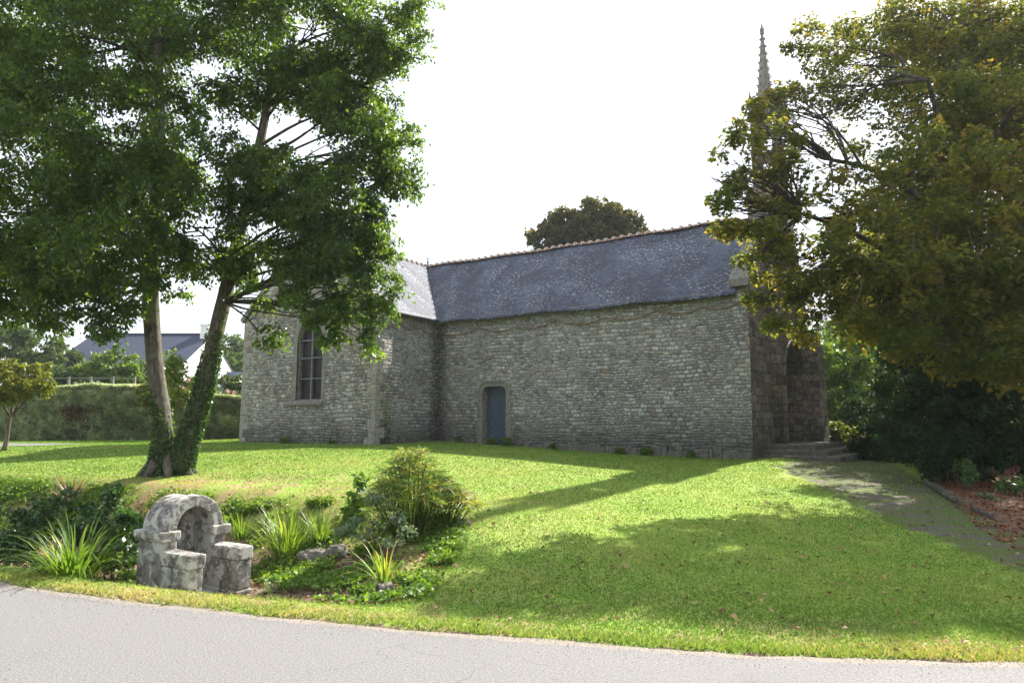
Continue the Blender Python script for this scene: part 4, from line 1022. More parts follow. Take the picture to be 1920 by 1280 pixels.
# ---- grass, denser close to the road
def grass():
    n = 620000
    # samples spread so that the count per square metre falls off with distance from the lane
    Y = 4.3+26*rng.random(n)**2.3; X = (rng.random(n)*2-1)*(Y*.86+1.2)
    s = Y-edge_y(X); h = hollow(X, Y); pm = path_mask(X, Y)
    Wt = path_mask(X, Y)
    church_in = ((X+2.89)*.849-(Y-26.4)*.529 > -7.3) & (((X+2.89)*.529+(Y-26.4)*.849 > -3.4) & ((X+2.89)*.849-(Y-26.4)*.529 < 0) | ((X+2.89)*.529+(Y-26.4)*.849 > -.05) & ((X+2.89)*.849-(Y-26.4)*.529 < 12)) 
    bare = vnoise(X, Y, 2.2, 4)
    keep = (s > .015+.06*vnoise(X, 5, 3, 3)+.05*vnoise(X, 9, 9, 2)) & (rng.random(n) > ss(.16, .5, h+bare*.4)) & (rng.random(n) > ss(.3, .8, pm+bare*1.3)*.88) & ~church_in
    keep &= rng.random(n) > bed_mask(X, Y)*.97
    dp = np.exp(-((X+6.8)**2/12+(Y-11.6)**2/2.2))+.7*np.exp(-((X+3.8)**2/3+(Y-11.6)**2/1.2)); keep &= rng.random(n) > .75*dp*ss(-.1, .2, vnoise(X, Y, 1.7, 3))
    X = X[keep]; Y = Y[keep]; s = s[keep]; h = h[keep]; n = len(X)
    Z = zg(X, Y); d = np.hypot(X, Y); tall = .017+.016*ss(.35, 0, s)+.045*ss(.12, .5, h)+.03*ss(.3, .9, vnoise(X, Y, 1.4, 5)+.5)*ss(.02, .2, h)
    tall = tall*(1+.5*np.clip(vnoise(X, Y, 3, 3), 0, 1))
    H = tall*(.6+.8*rng.random(n))*(1+.02*d); Wd = .0024+.00075*d
    th = rng.random(n)*2*math.pi; lean = rng.normal(size=(n, 2))*.55
    P = np.stack([X, Y, Z-.004], -1); sdv = np.stack([np.cos(th), np.sin(th), np.zeros(n)], -1)*(Wd[:, None]); tip = P+np.stack([lean[:, 0]*H, lean[:, 1]*H, H], -1)
    V = np.stack([P-sdv, P+sdv, tip], 1).reshape(-1, 3)
    dryz = .5*(1-ss(.25, .7, s))+.55*np.exp(-((X+6.5)**2/14+(Y-11.3)**2/3.5))
    t = np.clip(.34+.14*rng.normal(size=n)+.6*vnoise(X, Y, .55, 6)+.35*vnoise(X, Y, 2.3, 4)+dryz, 0, 1)
    me = npmesh('grass', V, 3, None, [('tint', 'FACE', t)]); o = link('grass', me, M['grass']); tag(o, 'short mown grass blades of the lawn and road verge', kind='stuff')
grass()

# ---- leafy ground cover and dead-leaf litter in the hollow
def scatter_cover():
    n = 52000; X = -12+12.3*rng.random(n); Y = 6+9*rng.random(n); s = Y-edge_y(X); h = hollow(X, Y)
    pn = vnoise(X, Y, 1.1, 2)+vnoise(X, Y, 3.1, 5)*.6
    keep = (h > .10) & (pn > .02-.35*(1-ss(.1, .6, h))) & (s > .8); P = np.stack([X, Y, zg(X, Y)], -1)[keep]; m = len(P)
    gs = []; ts = []
    for k in range(4):
        Q = P+rng.normal(size=(m, 3))*np.array([.03, .03, 0]); Q[:, 2] = zg(Q[:, 0], Q[:, 1])+.02+.07*rng.random(m)
        D = rng.normal(size=(m, 3)); D[:, 2] = np.abs(D[:, 2])*.4
        gs.append(leaf_geo(Q, D, .03+.035*rng.random(m), .8, .1, .15)); ts.append(np.clip(.45+.3*rng.normal(size=m)+vnoise(Q[:, 0], Q[:, 1], .9, 1)*.6, 0, 1))
    o = foliage('ground_cover', gs, ts, M['leaf_cover']); tag(o, 'low leafy weeds and ground cover in the hollow', kind='stuff')
    n = 16000; X = -12+12.3*rng.random(n); Y = 6+8*rng.random(n); h = hollow(X, Y); k = (h > .2)
    X2 = 5+13*rng.random(34000); Y2 = 6+14*rng.random(34000); k2 = bed_mask(X2, Y2) > .3
    X = np.concatenate([X[k], X2[k2]]); Y = np.concatenate([Y[k], Y2[k2]]); m = len(X); red = X > 5
    P = np.stack([X, Y, zg(X, Y)+.012+.02*rng.random(m)], -1); D = rng.normal(size=(m, 3)); D[:, 2] *= .25
    g = leaf_geo(P, D, .03+.05*rng.random(m), .6, .3, .1).reshape(-1, 4, 3); t = rng.random(m)
    o = foliage('leaf_litter', [g[~red].reshape(-1, 3)], [t[~red]], M['litter']); tag(o, 'brown dead leaves covering the soil of the hollow', kind='stuff')
    o = foliage('leaf_litter', [g[red].reshape(-1, 3)], [t[red]], M['litter_red']); tag(o, 'reddish dead leaves under the trees at the right', kind='stuff')
    # small crumbs and leaf fragments scattered over the whole lawn
    n = 11000; X = -14+28*rng.random(n); Y = 4.6+16*rng.random(n)**1.3; s = Y-edge_y(X); k = (s > .1) & (hollow(X, Y) < .3)
    X = X[k]; Y = Y[k]; m = len(X); P = np.stack([X, Y, zg(X, Y)+.022+.015*rng.random(m)], -1); D = rng.normal(size=(m, 3)); D[:, 2] *= .2
    t = np.clip(.2+.9*rng.random(m)**1.2, 0, 1); o = foliage('leaf_fragments', [leaf_geo(P, D, .014+.04*rng.random(m)**2, .6, .3, .1)], [t], M['litter']); tag(o, 'tiny bits of dead leaf strewn through the lawn', kind='stuff')
scatter_cover()
# fallen leaves one can pick out, each its own
def fallen_leaves():
    protos = []
    for k in range(6):
        b = MB(); n = 6; L_ = .085*(.8+.08*k); P = []
        for i in range(n+1):
            f = i/n; w = L_*.32*math.sin(math.pi*min(1, f*.92+.06))**.8; z = .018*math.sin(math.pi*f)*(1+k % 3*.6)+(.012 if k % 2 else 0)*f
            P += [((f-.5)*L_, -w, z+.012*(1+k % 2)), ((f-.5)*L_, 0, z), ((f-.5)*L_, w, z+.014)]
        fs = []
        for i in range(n):
            for j in (0, 1): fs.append((i*3+j, i*3+j+1, i*3+j+4, i*3+j+3))
        me = bpy.data.meshes.new('fallen_leaf'); me.from_pydata(P, [], fs); a = me.attributes.new('tint', 'FLOAT', 'FACE'); a.data.foreach_set('value', [.12+.16*k]*len(fs)); me.materials.append(M['litter']); me.update(); protos.append(me)
    random.seed(33); cnt = 0
    road_px = [(222, 1141), (88, 1170), (303, 1143), (1240, 1181), (1322, 1195), (1404, 1222), (375, 1160), (1836, 1208)]
    def put(x, y, z, lab, grp):
        o = bpy.data.objects.new('fallen_leaf', protos[random.randint(0, 5)]); COL.objects.link(o); o.location = (x, y, z); o.rotation_euler = (random.uniform(-.5, .5), random.uniform(-.5, .5), random.uniform(0, 6.3)); s = random.uniform(.3, .8); o.scale = (s, s, s)
        tag(o, lab, 'fallen leaf', grp)
    for px, py in [(222, 1141), (88, 1170)]:
        p = atg(px, py); 
    put(*(atg(88, 1172)+Vector((0, 0, .01))), 'pale yellow dead leaf lying on the asphalt at the far left', None)
    put(*(atg(303, 1146)+Vector((0, 0, .015))), 'curled brown dead leaf at the grass edge below the stone fountain', None)
    put(*(atg(1405, 1223)+Vector((0, 0, .015))), 'curled brown leaf on the ragged asphalt edge right of centre', None)
    while cnt < 290:
        if cnt < 210: x = random.uniform(-1.5, 8); y = random.uniform(5, 12)
        else: x = random.uniform(-9, 6); y = random.uniform(5.5, 16)
        if abs(x) > .72*y+.2: continue
        s = y-float(edge_y(x))
        if s < .1 or float(hollow(x, y)) > .3: continue
        put(x, y, G(x, y)+.025, 'small dry brown leaf lying on the mown lawn', 'fallen leaves on the lawn'); cnt += 1
fallen_leaves()
# ------------------------------------------------------------------ stone fountain in the hollow
def fountain():
    Y = 7.95; c = at(366, 1040, Y); base = Vector((c.x, Y, -.36)); ang = math.atan2(-.53, .85)
    root = empty('stone_fountain', base, ang, 'lichened granite wayside fountain with round-arched niche and two low arms', 'fountain')
    root.scale = (.83, .78, .83)
    F = M['fountain']; j = .008; random.seed(3)
    # two piers of the niche block and its back
    def part(name, fn, bev=.014):
        b = MB(); fn(b); o = b.obj(name, F, root, bevel=bev); return o
    part('pier', lambda b: b.box(-.58, -.03, -.50, -.27, .0, .86, j=j)); part('pier', lambda b: b.box(-.58, -.03, .27, .50, .0, .86, j=j))
    part('back_wall', lambda b: b.box(-.60, -.46, -.29, .29, .0, 1.12, j=j))
    for s in (-1, 1):   # moulded impost / cornice
        y0, y1 = sorted((s*.25, s*.56))
        def cor(b, y0=y0, y1=y1): b.prism([(y0+.03, .82), (y1-.03, .82), (y1, .87), (y1, .955), (y0, .955), (y0, .87)], 'x', -.62, .03)
        part('cornice', cor, .02)
    # vault: three rings of stone, horseshoe-round
    def vault(x0, x1, r, ri, name='vault_stone'):
        b = MB(); n = 18
        for i in range(n):
            a0, a1 = math.pi*i/n, math.pi*(i+1)/n; v = []
            for x in (x0, x1):
                for a, q in ((a0, r), (a1, r), (a1, ri), (a0, ri)): v.append((x, -math.cos(a)*q, .95+math.sin(a)*q*.98))
            b.add(v, [(0,3,2,1), (4,5,6,7), (0,1,5,4), (3,7,6,2)]+([(0,4,7,3)] if i == 0 else [])+([(1,2,6,5)] if i == n-1 else []))
        bm_o = b.obj(name, F, root, smooth=False)
        m = bm_o.modifiers.new('w', 'WELD'); m.merge_threshold = .001
        m = bm_o.modifiers.new('b', 'BEVEL'); m.width = .02; m.segments = 2; m.angle_limit = R(40)
    vault(-.60, -.22, .44, .28); vault(-.217, -.02, .455, .29)
    # tympanum: filled back of the niche with a curved hood
    b = MB(); n = 14; P = [(-.31, .5)]+[(-math.cos(math.pi*i/n)*.31, .95+math.sin(math.pi*i/n)*.31) for i in range(n+1)]+[(.31, .5)]; b.prism(P, 'x', -.5, -.44); b.obj('niche_back', F, root)
    # arms: base course, middle courses, cap slabs
    for s in (-1, 1):
        yc = s*.385; w = .115
        y0, y1 = yc-w, yc+w
        part('arm_base', lambda b: (b.box(-.62, .33, y0-.035, y1+.035, -.05, .14, j=j), b.box(.335, .60, y0-.02, y1+.02, -.05, .14, j=j)))
        part('arm_course', lambda b: (b.box(-.03, .30, y0, y1, .142, .53, j=.006), b.box(.305, .57, y0+.004, y1-.004, .142, .53, j=.006)))
        part('arm_cap', lambda b: (b.box(-.04, .60, y0-.012, y1+.012, .532, .71, j=.006)), .02)
    part('basin_slab', lambda b: b.box(-.45, .35, -.27, .27, -.05, .10, j=j))
fountain()

# ------------------------------------------------------------------ plants of the hollow
random.seed(17)
def gp(px, py): return atg(px, py)
def gz(v): return Vector((v.x, v.y, G(v.x, v.y)))
straps('red_flax', atg(133, 948), 40, .74, .036, 'strap_red', 'dark red spiky flax above the ivy at the left', 'flax', spread=1.05, droop=.4, stiff=.2, tint=(.65, .35))
straps('daylily_clump', gz(at(138, 1075, 7.7))+Vector((0, 0, .12)), 230, .86, .028, 'strap_green', 'lush yellow-green daylily clump left of the stone fountain', 'daylily', spread=1.0, droop=1.25, base_r=.22)
straps('daylily_clump', atg(722, 1092), 58, .58, .020, 'strap_green', 'sparse arching daylily on the bare soil, yellowing at the tips', 'daylily', spread=1.15, droop=1.1, base_r=.10, tint=(.7, .3))
straps('iris_clump', atg(540, 1042), 170, .72, .024, 'strap_green', 'upright yellow-green iris clump behind the right arm of the fountain', 'iris', spread=.7, droop=.75, base_r=.26, tint=(.5, .35))
straps('iris_clump', atg(600, 1018), 90, .55, .020, 'strap_green', 'smaller iris tuft just right of the larger iris clump', 'iris', spread=.8, droop=.8, base_r=.16, tint=(.45, .35))
straps('iris_clump', atg(452, 1012), 50, .42, .022, 'strap_green', 'short iris tuft against the right shoulder of the fountain', 'iris', spread=.6, droop=.6, base_r=.10, tint=(.35, .3))
straps('sedge_tuft', atg(555, 1062), 60, .16, .014, 'leaf_cover', 'small bright rosette of leaves below the rock, left one', 'small plant', spread=1.2, droop=.7, base_r=.06)
straps('sedge_tuft', gz(at(617, 1078, 7.5)), 1, .1, .01, 'leaf_cover', 'x', 'small plant') if False else None
straps('sedge_tuft', atg(612, 1068), 90, .19, .016, 'leaf_cover', 'bright rounded rosette of leaves in front of the rock', 'small plant', spread=1.1, droop=.7, base_r=.09)
straps('sedge_tuft', atg(503, 1112), 50, .16, .022, 'sage', 'blue-green rosette at the foot of the fountain right arm', 'small plant', spread=1.3, droop=.9, base_r=.04)
# dark ivy-like shrubs at the left of the fountain
def px_off(px, py, Y, c): v = at(px, py, Y)-c; return (v.x, v.y, v.z)
c0 = gz(at(90, 1050, 9.0))
bush('ivy_shrub', c0, [(*px_off(30, 985, 9.2, c0), .42), (*px_off(100, 975, 9.1, c0), .36), (*px_off(60, 1030, 8.8, c0), .36), (*px_off(-40, 1000, 9.2, c0), .5), (*px_off(150, 1010, 8.9, c0), .32), (*px_off(170, 965, 9.2, c0), .26), (*px_off(10, 1050, 8.6, c0), .3)], 'leaf_ivy', 'dark ivy-like shrub mass below the red flax at the left edge', 'shrub', .055, 130, .16, 60, .85, .2, (.35, .3))
c0 = gz(at(222, 1060, 8.2))
bush('ivy_shrub', c0, [(*px_off(222, 1030, 8.1, c0), .30), (*px_off(218, 980, 8.2, c0), .24), (*px_off(205, 940, 8.5, c0), .17), (*px_off(240, 1000, 8.4, c0), .18), (*px_off(180, 990, 8.5, c0), .26)], 'leaf_ivy', 'upright dark green shrub touching the left side of the fountain', 'shrub', .055, 120, .13, 90, .85, .15, (.4, .35))
# umbrella sedge: many stems each with a whorl of narrow leaves
def papyrus(c, n, hgt, spreadr, label, tint=.5, dense=1.0):
    c = Vector(c); root = empty('umbrella_sedge', c, 0, label, 'umbrella sedge'); b = MB(); gs = []; ts = []
    for i in range(n):
        a = random.uniform(0, 6.28); r = spreadr*math.sqrt(random.random()); p0 = c+Vector((math.cos(a)*r*.35, math.sin(a)*r*.35, 0)); h = hgt*(1-.55*(r/spreadr)**1.5)*random.uniform(.72, 1.05)
        tip = c+Vector((math.cos(a)*r, math.sin(a)*r, h)); P = limb(p0, tip, .006, .004, 6, .03, .06, b, 4)
        k = random.randint(11, 18); A = np.linspace(0, 6.28, k)+random.random(); D = np.stack([np.cos(A), np.sin(A), rng.normal(size=k)*.28-.1], -1)
        gs.append(leaf_geo(np.tile(np.array(tip), (k, 1)), D, (.13+.07*rng.random(k)), .10, .1, .25)); ts.append(np.clip(tint+random.uniform(-.3, .4)+.15*rng.normal(size=k), 0, 1))
    V = []; Tt = []
    b.obj('stems', M['papyrus'], root, c)
    foliage('leaf_whorls', gs, ts, M['papyrus'], root, c)
    # upright blades within the clump
    o = straps('blades', (0, 0, 0), int(70*dense), hgt*.85, .016, 'papyrus', None, None, spread=.45, droop=.35, base_r=spreadr*.45, tint=(.4, .35), parent=root)
    o = straps('dry_blades', (0, 0, 0), int(50*dense), hgt*.42, .012, 'strap_dry', None, None, spread=.9, droop=1.0, base_r=spreadr*.4, tint=(.5, .4), parent=root)
c0 = atg(772, 1008); papyrus(c0, 180, 1.16, .62, 'tall bushy umbrella sedge clump in the middle of the lawn edge', .45)
c1 = atg(838, 992); papyrus(c1, 60, .62, .40, 'lower umbrella sedge with browning whorls at the right of the tall clump', .72, .4)
c2 = atg(700, 1015)
bush('leafy_shrub', c2, [(*px_off(710, 960, 8.6, c2), .30), (*px_off(675, 990, 8.5, c2), .22), (*px_off(740, 985, 8.2, c2), .24)], 'sage', 'grey-green leafy shrub left of the umbrella sedge', 'shrub', .05, 90, .13, 55, .55, .1)
c3 = atg(655, 990)
bush('vine_plant', c3, [(*px_off(655, 960, 8.8, c3), .11), (*px_off(662, 930, 8.8, c3), .09), (*px_off(672, 900, 8.8, c3), .07), (*px_off(650, 985, 8.8, c3), .12)], 'leaf_cover', 'thin climbing plant rising beside the grey-green shrub', 'climbing plant', .07, 26, .08, 500, .8, .4, (.35, .3))
# small leafy weeds
for i, (px, py, Y, r, lab) in enumerate([(690, 1040, 7.9, .12, 'dark weed tuft right of the rock'), (835, 1055, 7.6, .14, 'small green weed near the right rim of the hollow'), (690, 1115, 6.75, .12, 'broad-leaved weed at the near rim of the hollow'), (560, 1085, 7.3, .10, 'low clover-like weed between fountain and rock'), (775, 1100, 6.7, .13, 'bright weed right of the arching daylily'), (420, 985, 9.2, .16, 'leafy weed behind the fountain vault'), (480, 960, 9.6, .15, 'yellowish leafy weed on the bank behind the fountain'), (600, 950, 9.8, .16, 'weed on the upper bank left of the climbing plant')]):
    c = atg(px, py); bush('leafy_weed', c, [(-r*.6, 0, r*.25, r*.7), (r*.6, .04, r*.2, r*.6), (.02, -.06, r*.4, r*.6)], 'leaf_cover', lab, 'weed', .045, 34, .06, 1400, .5, -.3, (.6, .35), stems=False, flat=.6)
# rocks
def rock(c, sx, sy, sz, label, seed):
    bm = bmesh.new(); bmesh.ops.create_icosphere(bm, subdivisions=4, radius=1); random.seed(seed); ph = [random.uniform(0, 9) for _ in range(6)]
    for v in bm.verts:
        p = v.co.copy(); d = 1+.16*math.sin(p.x*2.7+ph[0])*math.sin(p.y*3.1+ph[1])+.10*math.sin(p.z*5+ph[2]+p.x*4)+.05*math.sin(p.y*11+ph[3])+.04*math.sin(p.x*13+p.z*9+ph[4])
        q = p*d; q.z = max(-.5, min(q.z, .85+.1*math.sin(p.x*4))); v.co = Vector((q.x*sx, q.y*sy, q.z*sz))
    me = bpy.data.meshes.new('rock'); bm.to_mesh(me); bm.free(); o = link('garden_rock', me, M['stone_rock'], smooth=True); o.location = c; o.rotation_euler = (0, .1, random.uniform(-.4, .4)); tag(o, label, 'rock')
rock(atg(592, 1048)+Vector((0, 0, .01)), .24, .2, .13, 'large grey-brown rock half buried in the hollow', 4)
rock(atg(632, 1042)+Vector((0, 0, .03)), .15, .13, .13, 'smaller rusty rock leaning on the large one', 6)
rock(atg(722, 1108)+Vector((0, 0, .0)), .10, .12, .08, 'small stone behind the arching daylily', 8)
rock(atg(866, 985)+Vector((0, 0, .02)), .12, .10, .07, 'small pale stone at the foot of the umbrella sedge', 9)

# weeds at the foot of the church wall
random.seed(41)
for i, (x, y, r, lab) in enumerate([(2.7, -.25, .16, 'green weed on the doorstep of the blue door'), (3.3, -.22, .18, 'leafy weed right of the blue door at the wall foot'), (1.2, -.2, .13, 'weed in the shade left of the blue door'), (5.2, -.25, .11, 'weed at the plinth a little right of the blue door'), (7.6, -.25, .14, 'fern-like weed at the middle of the nave plinth'), (8.5, -.26, .15, 'weed on the nave plinth nearer the west corner'), (9.9, -.25, .12, 'tuft of weed near the west corner of the plinth'), (-4.3, -3.6, .15, 'weed below the pointed window'), (-1.9, -3.6, .10, 'weed at the foot of the gable near its corner')]):
    p = cw(x, y, 0); c = Vector((p.x, p.y, G(p.x, p.y))); bush('wall_weed', c, [(0, 0, r*.7, r)], 'leaf_cover', lab, 'weed', .06, 60, .08, 900, .4, -.1, (.35, .3), stems=False)

# ------------------------------------------------------------------ right-hand bed: edging log, shrubs
b = MB(); a = gp(1738, 912); c = gp(1800, 948); a.z += .07; c.z += .06
b.tube([a, a.lerp(c, .35)+Vector((.01, 0, .01)), a.lerp(c, .7), c], [.055, .062, .06, .05], 12, True, .04)
o = b.obj('edging_log', M['log']); tag(o, 'thick dark log edging the leaf-covered bed', 'log')
b = MB(); a = gp(1822, 956); c = gp(1862, 975); a.z += .03; c.z += .03
b.tube([a, a.lerp(c, .5), c], [.035, .04, .03], 10, True, .04); o = b.obj('edging_log', M['log']); tag(o, 'thinner half-buried log to the right of the thick one', 'log')
def shrub_px(name, px, py, Y, lobes, mat, label, cat, **kw):
    c = at(px, py, Y); c.z = G(c.x, c.y); return bush(name, c, [(*px_off(x, y, yy, c), r) for x, y, yy, r in lobes], mat, label, cat, **kw)
shrub_px('evergreen_shrub', 1775, 885, 14.2, [(1765, 830, 14.2, .62), (1815, 800, 14.4, .8), (1740, 770, 14.6, .65), (1700, 820, 14.8, .45), (1850, 850, 14.2, .5), (1790, 740, 15, .8), (1720, 720, 15.2, .6), (1860, 760, 14.8, .8), (1700, 865, 14.6, .35), (1750, 868, 14, .38), (1800, 865, 13.9, .42), (1730, 850, 14, .4)], 'leaf_dark', 'large very dark evergreen shrub round the chestnut trunk', 'shrub', size=.10, per=120, cr=.24, k=26, tint=(.35, .3))
shrub_px('evergreen_shrub', 1900, 900, 14.4, [(1900, 850, 14.6, .7), (1940, 800, 14.8, .9), (1900, 740, 15.5, 1.1), (1980, 860, 14, .7)], 'leaf_dark', 'dark evergreen shrub at the right edge of the picture', 'shrub', size=.10, per=120, cr=.25, k=24, tint=(.4, .3))
shrub_px('young_shrub', 1808, 915, 13.2, [(1808, 890, 13.2, .20), (1815, 870, 13.3, .14)], 'leaf_ivy', 'small upright green shrub behind the leaf bed', 'shrub', size=.07, per=60, cr=.12, k=160, tint=(.55, .3))
shrub_px('young_shrub', 1862, 950, 12.0, [(1862, 935, 12, .15), (1872, 945, 12, .12)], 'sage', 'small pale green shrub among the red leaves', 'shrub', size=.06, per=60, cr=.09, k=260, tint=(.5, .4))
shrub_px('young_shrub', 1902, 915, 12.6, [(1905, 905, 12.6, .22), (1935, 900, 12.6, .2)], 'leaf_ivy', 'low green shrub at the right edge above the red leaves', 'shrub', size=.07, per=70, cr=.12, k=120, tint=(.6, .3))
shrub_px('round_bush', 1572, 862, 27.5, [(1572, 822, 27.5, .75), (1550, 830, 27.2, .5), (1598, 830, 27.7, .55)], 'leaf_olive', 'clipped rounded bush just right of the church steps', 'bush', size=.12, per=80, cr=.22, k=60, tint=(.2, .3), trunk=(.06, .1, .5))
shrub_px('rhododendron', 1630, 868, 23, [(1625, 835, 23, .65), (1660, 825, 22.5, .75), (1650, 860, 22, .45), (1690, 845, 21, .7), (1615, 860, 22.5, .4)], 'leaf_dark', 'dark spreading rhododendron between steps and chestnut tree', 'shrub', size=.16, per=80, cr=.28, k=26, asp=.35)
# ------------------------------------------------------------------ background: hedge, houses, far trees
def hedge(x0, x1, y0, y1, top, label):
    c = Vector(((x0+x1)/2, (y0+y1)/2, G((x0+x1)/2, y0))); root = empty('clipped_hedge', c, 0, label, 'hedge')
    def tz(x): return top(x)
    def face(x, f, side): pass
    # inner dark core
    b = MB(); n = 30
    for i in range(n):
        xa = x0+(x1-x0)*i/n; xb = x0+(x1-x0)*(i+1)/n; za = tz(xa)-.12; zb = tz(xb)-.12
        v = [(xa, y0+.14, .6), (xb, y0+.14, .6), (xb, y1-.1, .6), (xa, y1-.1, .6), (xa, y0+.2, za), (xb, y0+.2, zb), (xb, y1-.15, zb), (xa, y1-.15, za)]
        b.add(v, [(0,1,5,4), (4,5,6,7), (2,3,7,6)]+([(3,0,4,7)] if i == 0 else [])+([(1,2,6,5)] if i == n-1 else []))
    b.obj('branch_core', M['core'], root, c)
    n = 150000; X = x0+(x1-x0)*rng.random(n); w = rng.random(n); T_ = np.array([tz(x) for x in np.linspace(x0, x1, 400)]); top_ = np.interp(X, np.linspace(x0, x1, 400), T_)
    gz_ = zg(X, np.full(n, y0)); on_top = w > .74
    Zs = gz_+(top_-gz_)*rng.random(n); bul = .35*vnoise(X, Zs, .6, 2)+.30*vnoise(X+Zs*.6, Zs, 2.2, 3)+.22*vnoise(X+Zs*.6, Zs, 5.0, 1); f = (Zs-gz_)/(top_-gz_)
    Y = np.where(on_top, y0+(y1-y0)*rng.random(n), y0+bul+.10*ss(.85, 1, f)*2+.08*rng.random(n)); Z = np.where(on_top, top_+.06*vnoise(X, Y, 2.5, 4)+.05*rng.random(n), Zs)
    P = np.stack([X, Y, Z], -1); D = rng.normal(size=(n, 3))*.7+np.where(on_top[:, None], [0, 0, 1.], [0, -.7, .55])
    t = np.clip(.42+.2*rng.normal(size=n)+.8*vnoise(X, Z, 1.2, 6)+.8*vnoise(X+Z*.6, Z, 4.0, 5)+.25*on_top, 0, 1)  # top leaves tinted lighter: sun on the hedge top put into the colour
    brown = (np.hypot((X-HB[0])+.5*(Z-HB[1]), (Z-HB[1])*1.5) < .75+1.0*vnoise(X, Z, 2.2, 1)+.5*rng.normal(size=n)*.5) & ~on_top if HB else np.zeros(n, bool)
    g = leaf_geo(P, D, .11+.08*rng.random(n), .40, .1, .1).reshape(-1, 4, 3)
    foliage('foliage', [g[~brown].reshape(-1, 3)], [t[~brown]], M['leaf_hedge'], root, c)
    if brown.any(): foliage('dead_patch', [g[brown].reshape(-1, 3)], [rng.random(int(brown.sum()))], M['leaf_hedge_brown'], root, c)
_h = at(148, 790, 31); HB = (_h.x, _h.z+.25)
HXa, HXb = at(20, 800, 31).x-6, at(475, 800, 31).x
hp = [(HXa, 2.4), (at(20, 760, 31).x, at(20, 735, 31).z), (at(90, 730, 31).x, at(90, 731, 31).z), (at(160, 725, 31).x, at(160, 725, 31).z), (at(255, 725, 31).x, at(255, 727, 31).z), (at(330, 735, 31).x, at(330, 738, 31).z), (at(400, 743, 31).x, at(400, 744, 31).z), (HXb, at(455, 752, 31).z)]
hedge(HXa, HXb, 31, 32.2, lambda x: float(np.interp(x, [p[0] for p in hp], [p[1] for p in hp])), 'long clipped hedge with a brown dead patch behind the driveway')

def house():
    X1 = -23.3; X0 = -32.4; Y0_, Y1_ = 48, 57; ze, zr = 5.75, 8.35; c = Vector((X1, Y0_, .9)); ym = (Y0_+Y1_)/2
    root = empty('white_house', c, 0, 'white rendered house with steep grey slate roof and chimney, beyond the hedge', 'house')
    b = MB(); b.prism([(Y0_, .5), (Y1_, .5), (Y1_, ze), (ym, zr), (Y0_, ze)], 'x', X0, X1); b.obj('wall', M['white_wall'], root, c)
    b = MB()
    for ya, yb in ((Y0_-.35, ym), (Y1_+.35, ym)):
        za = ze-.20; v = [(X0-.1, ya, za), (X1+.05, ya, za), (X1+.05, yb, zr+.03), (X0-.1, yb, zr+.03)]; v += [(x, y, z+.14) for x, y, z in v]
        b.add(v, [(0,1,2,3), (4,7,6,5), (0,4,5,1), (1,5,6,2), (2,6,7,3), (3,7,4,0)])
    rf = b.obj('roof', M['house_slate'], root, c)
    b = MB(); b.box(X1-.55, X1+.09, ym-.75, ym+.75, zr-1.4, zr+.75); b.box(X1-.6, X1+.13, ym-.8, ym+.8, zr+.75, zr+.87); 
    b.obj('chimney', M['white_wall'], rf, c)
    b = MB(); b.box(X0-.12, X1-.6, ym-.12, ym+.12, zr+.12, zr+.24); b.obj('ridge_tiles', M['house_slate'], rf, c)
    b = MB(); b.box(X0-.16, X0-.08, Y0_-.4, ym, zr, zr+.05) if False else b.add([(X0-.12, Y0_-.4, ze-.25), (X0-.12, ym, zr-.02), (X0-.12, ym, zr+.25), (X0-.12, Y0_-.4, ze+.02), (X0-.3, Y0_-.4, ze-.25), (X0-.3, ym, zr-.02), (X0-.3, ym, zr+.25), (X0-.3, Y0_-.4, ze+.02)], [(0,1,2,3), (7,6,5,4), (0,4,5,1), (2,6,7,3), (1,5,6,2), (0,3,7,4)])
    b.obj('verge_board', M['white_wall'], root, c)
    for x, z0, z1 in ((-31.2, 2.6, 4.2), (-28.6, 2.6, 4.2), (-26, 2.6, 4.2)):
        b = MB(); b.box(x-.5, x+.5, Y0_-.03, Y0_+.05, z0, z1); w = b.obj('window', M['fence_metal'], root, c); b = MB(); b.box(x-.42, x+.42, Y0_-.04, Y0_-.032, z0+.08, z1-.08); b.obj('pane', M['glass'], w); 
    b = MB(); b.box(-25.6, -24.9, 49.3, 50.2, 6.55, 7.0); b.obj('roof_light', M['lead'], rf, c)
    b = MB(); b.tube([(X1+.08, Y0_+.1, ze-.3), (X1+.08, Y0_+.1, .9)], [.05, .05], 8); b.obj('downpipe', M['lead'], root, c)
house()
def shed(px0, px1, Y, label, ridge_px, wz, rz, wall):
    x0 = at(px0, 700, Y).x; x1 = at(px1, 700, Y).x; c = Vector((x1, Y, .9)); d = 5
    root = empty('outbuilding', c, 0, label, 'outbuilding'); ym = Y+d/2
    b = MB(); b.prism([(Y, .5), (Y+d, .5), (Y+d, wz), (ym, rz), (Y, wz)], 'x', x0, x1); b.obj('wall', M[wall], root, c)
    b = MB()
    for ya in (Y-.2, Y+d+.2):
        v = [(x0-.05, ya, wz-.1), (x1+.1, ya, wz-.1), (x1+.1, ym, rz+.03), (x0-.05, ym, rz+.03)]; v += [(x, y, z+.1) for x, y, z in v]; b.add(v, [(0,1,2,3), (4,7,6,5), (0,4,5,1), (1,5,6,2), (2,6,7,3), (3,7,4,0)])
    b.obj('roof', M['house_slate'], root, c)
shed(398, 426, 44, 'low grey-roofed outbuilding with white gable beside the house', 0, at(400, 735, 44).z, at(400, 700, 46.5).z, 'white_wall')
shed(440, 500, 52, 'pale-roofed shed half hidden by the church corner', 0, at(440, 728, 52).z, at(440, 700, 54.5).z, 'white_wall')

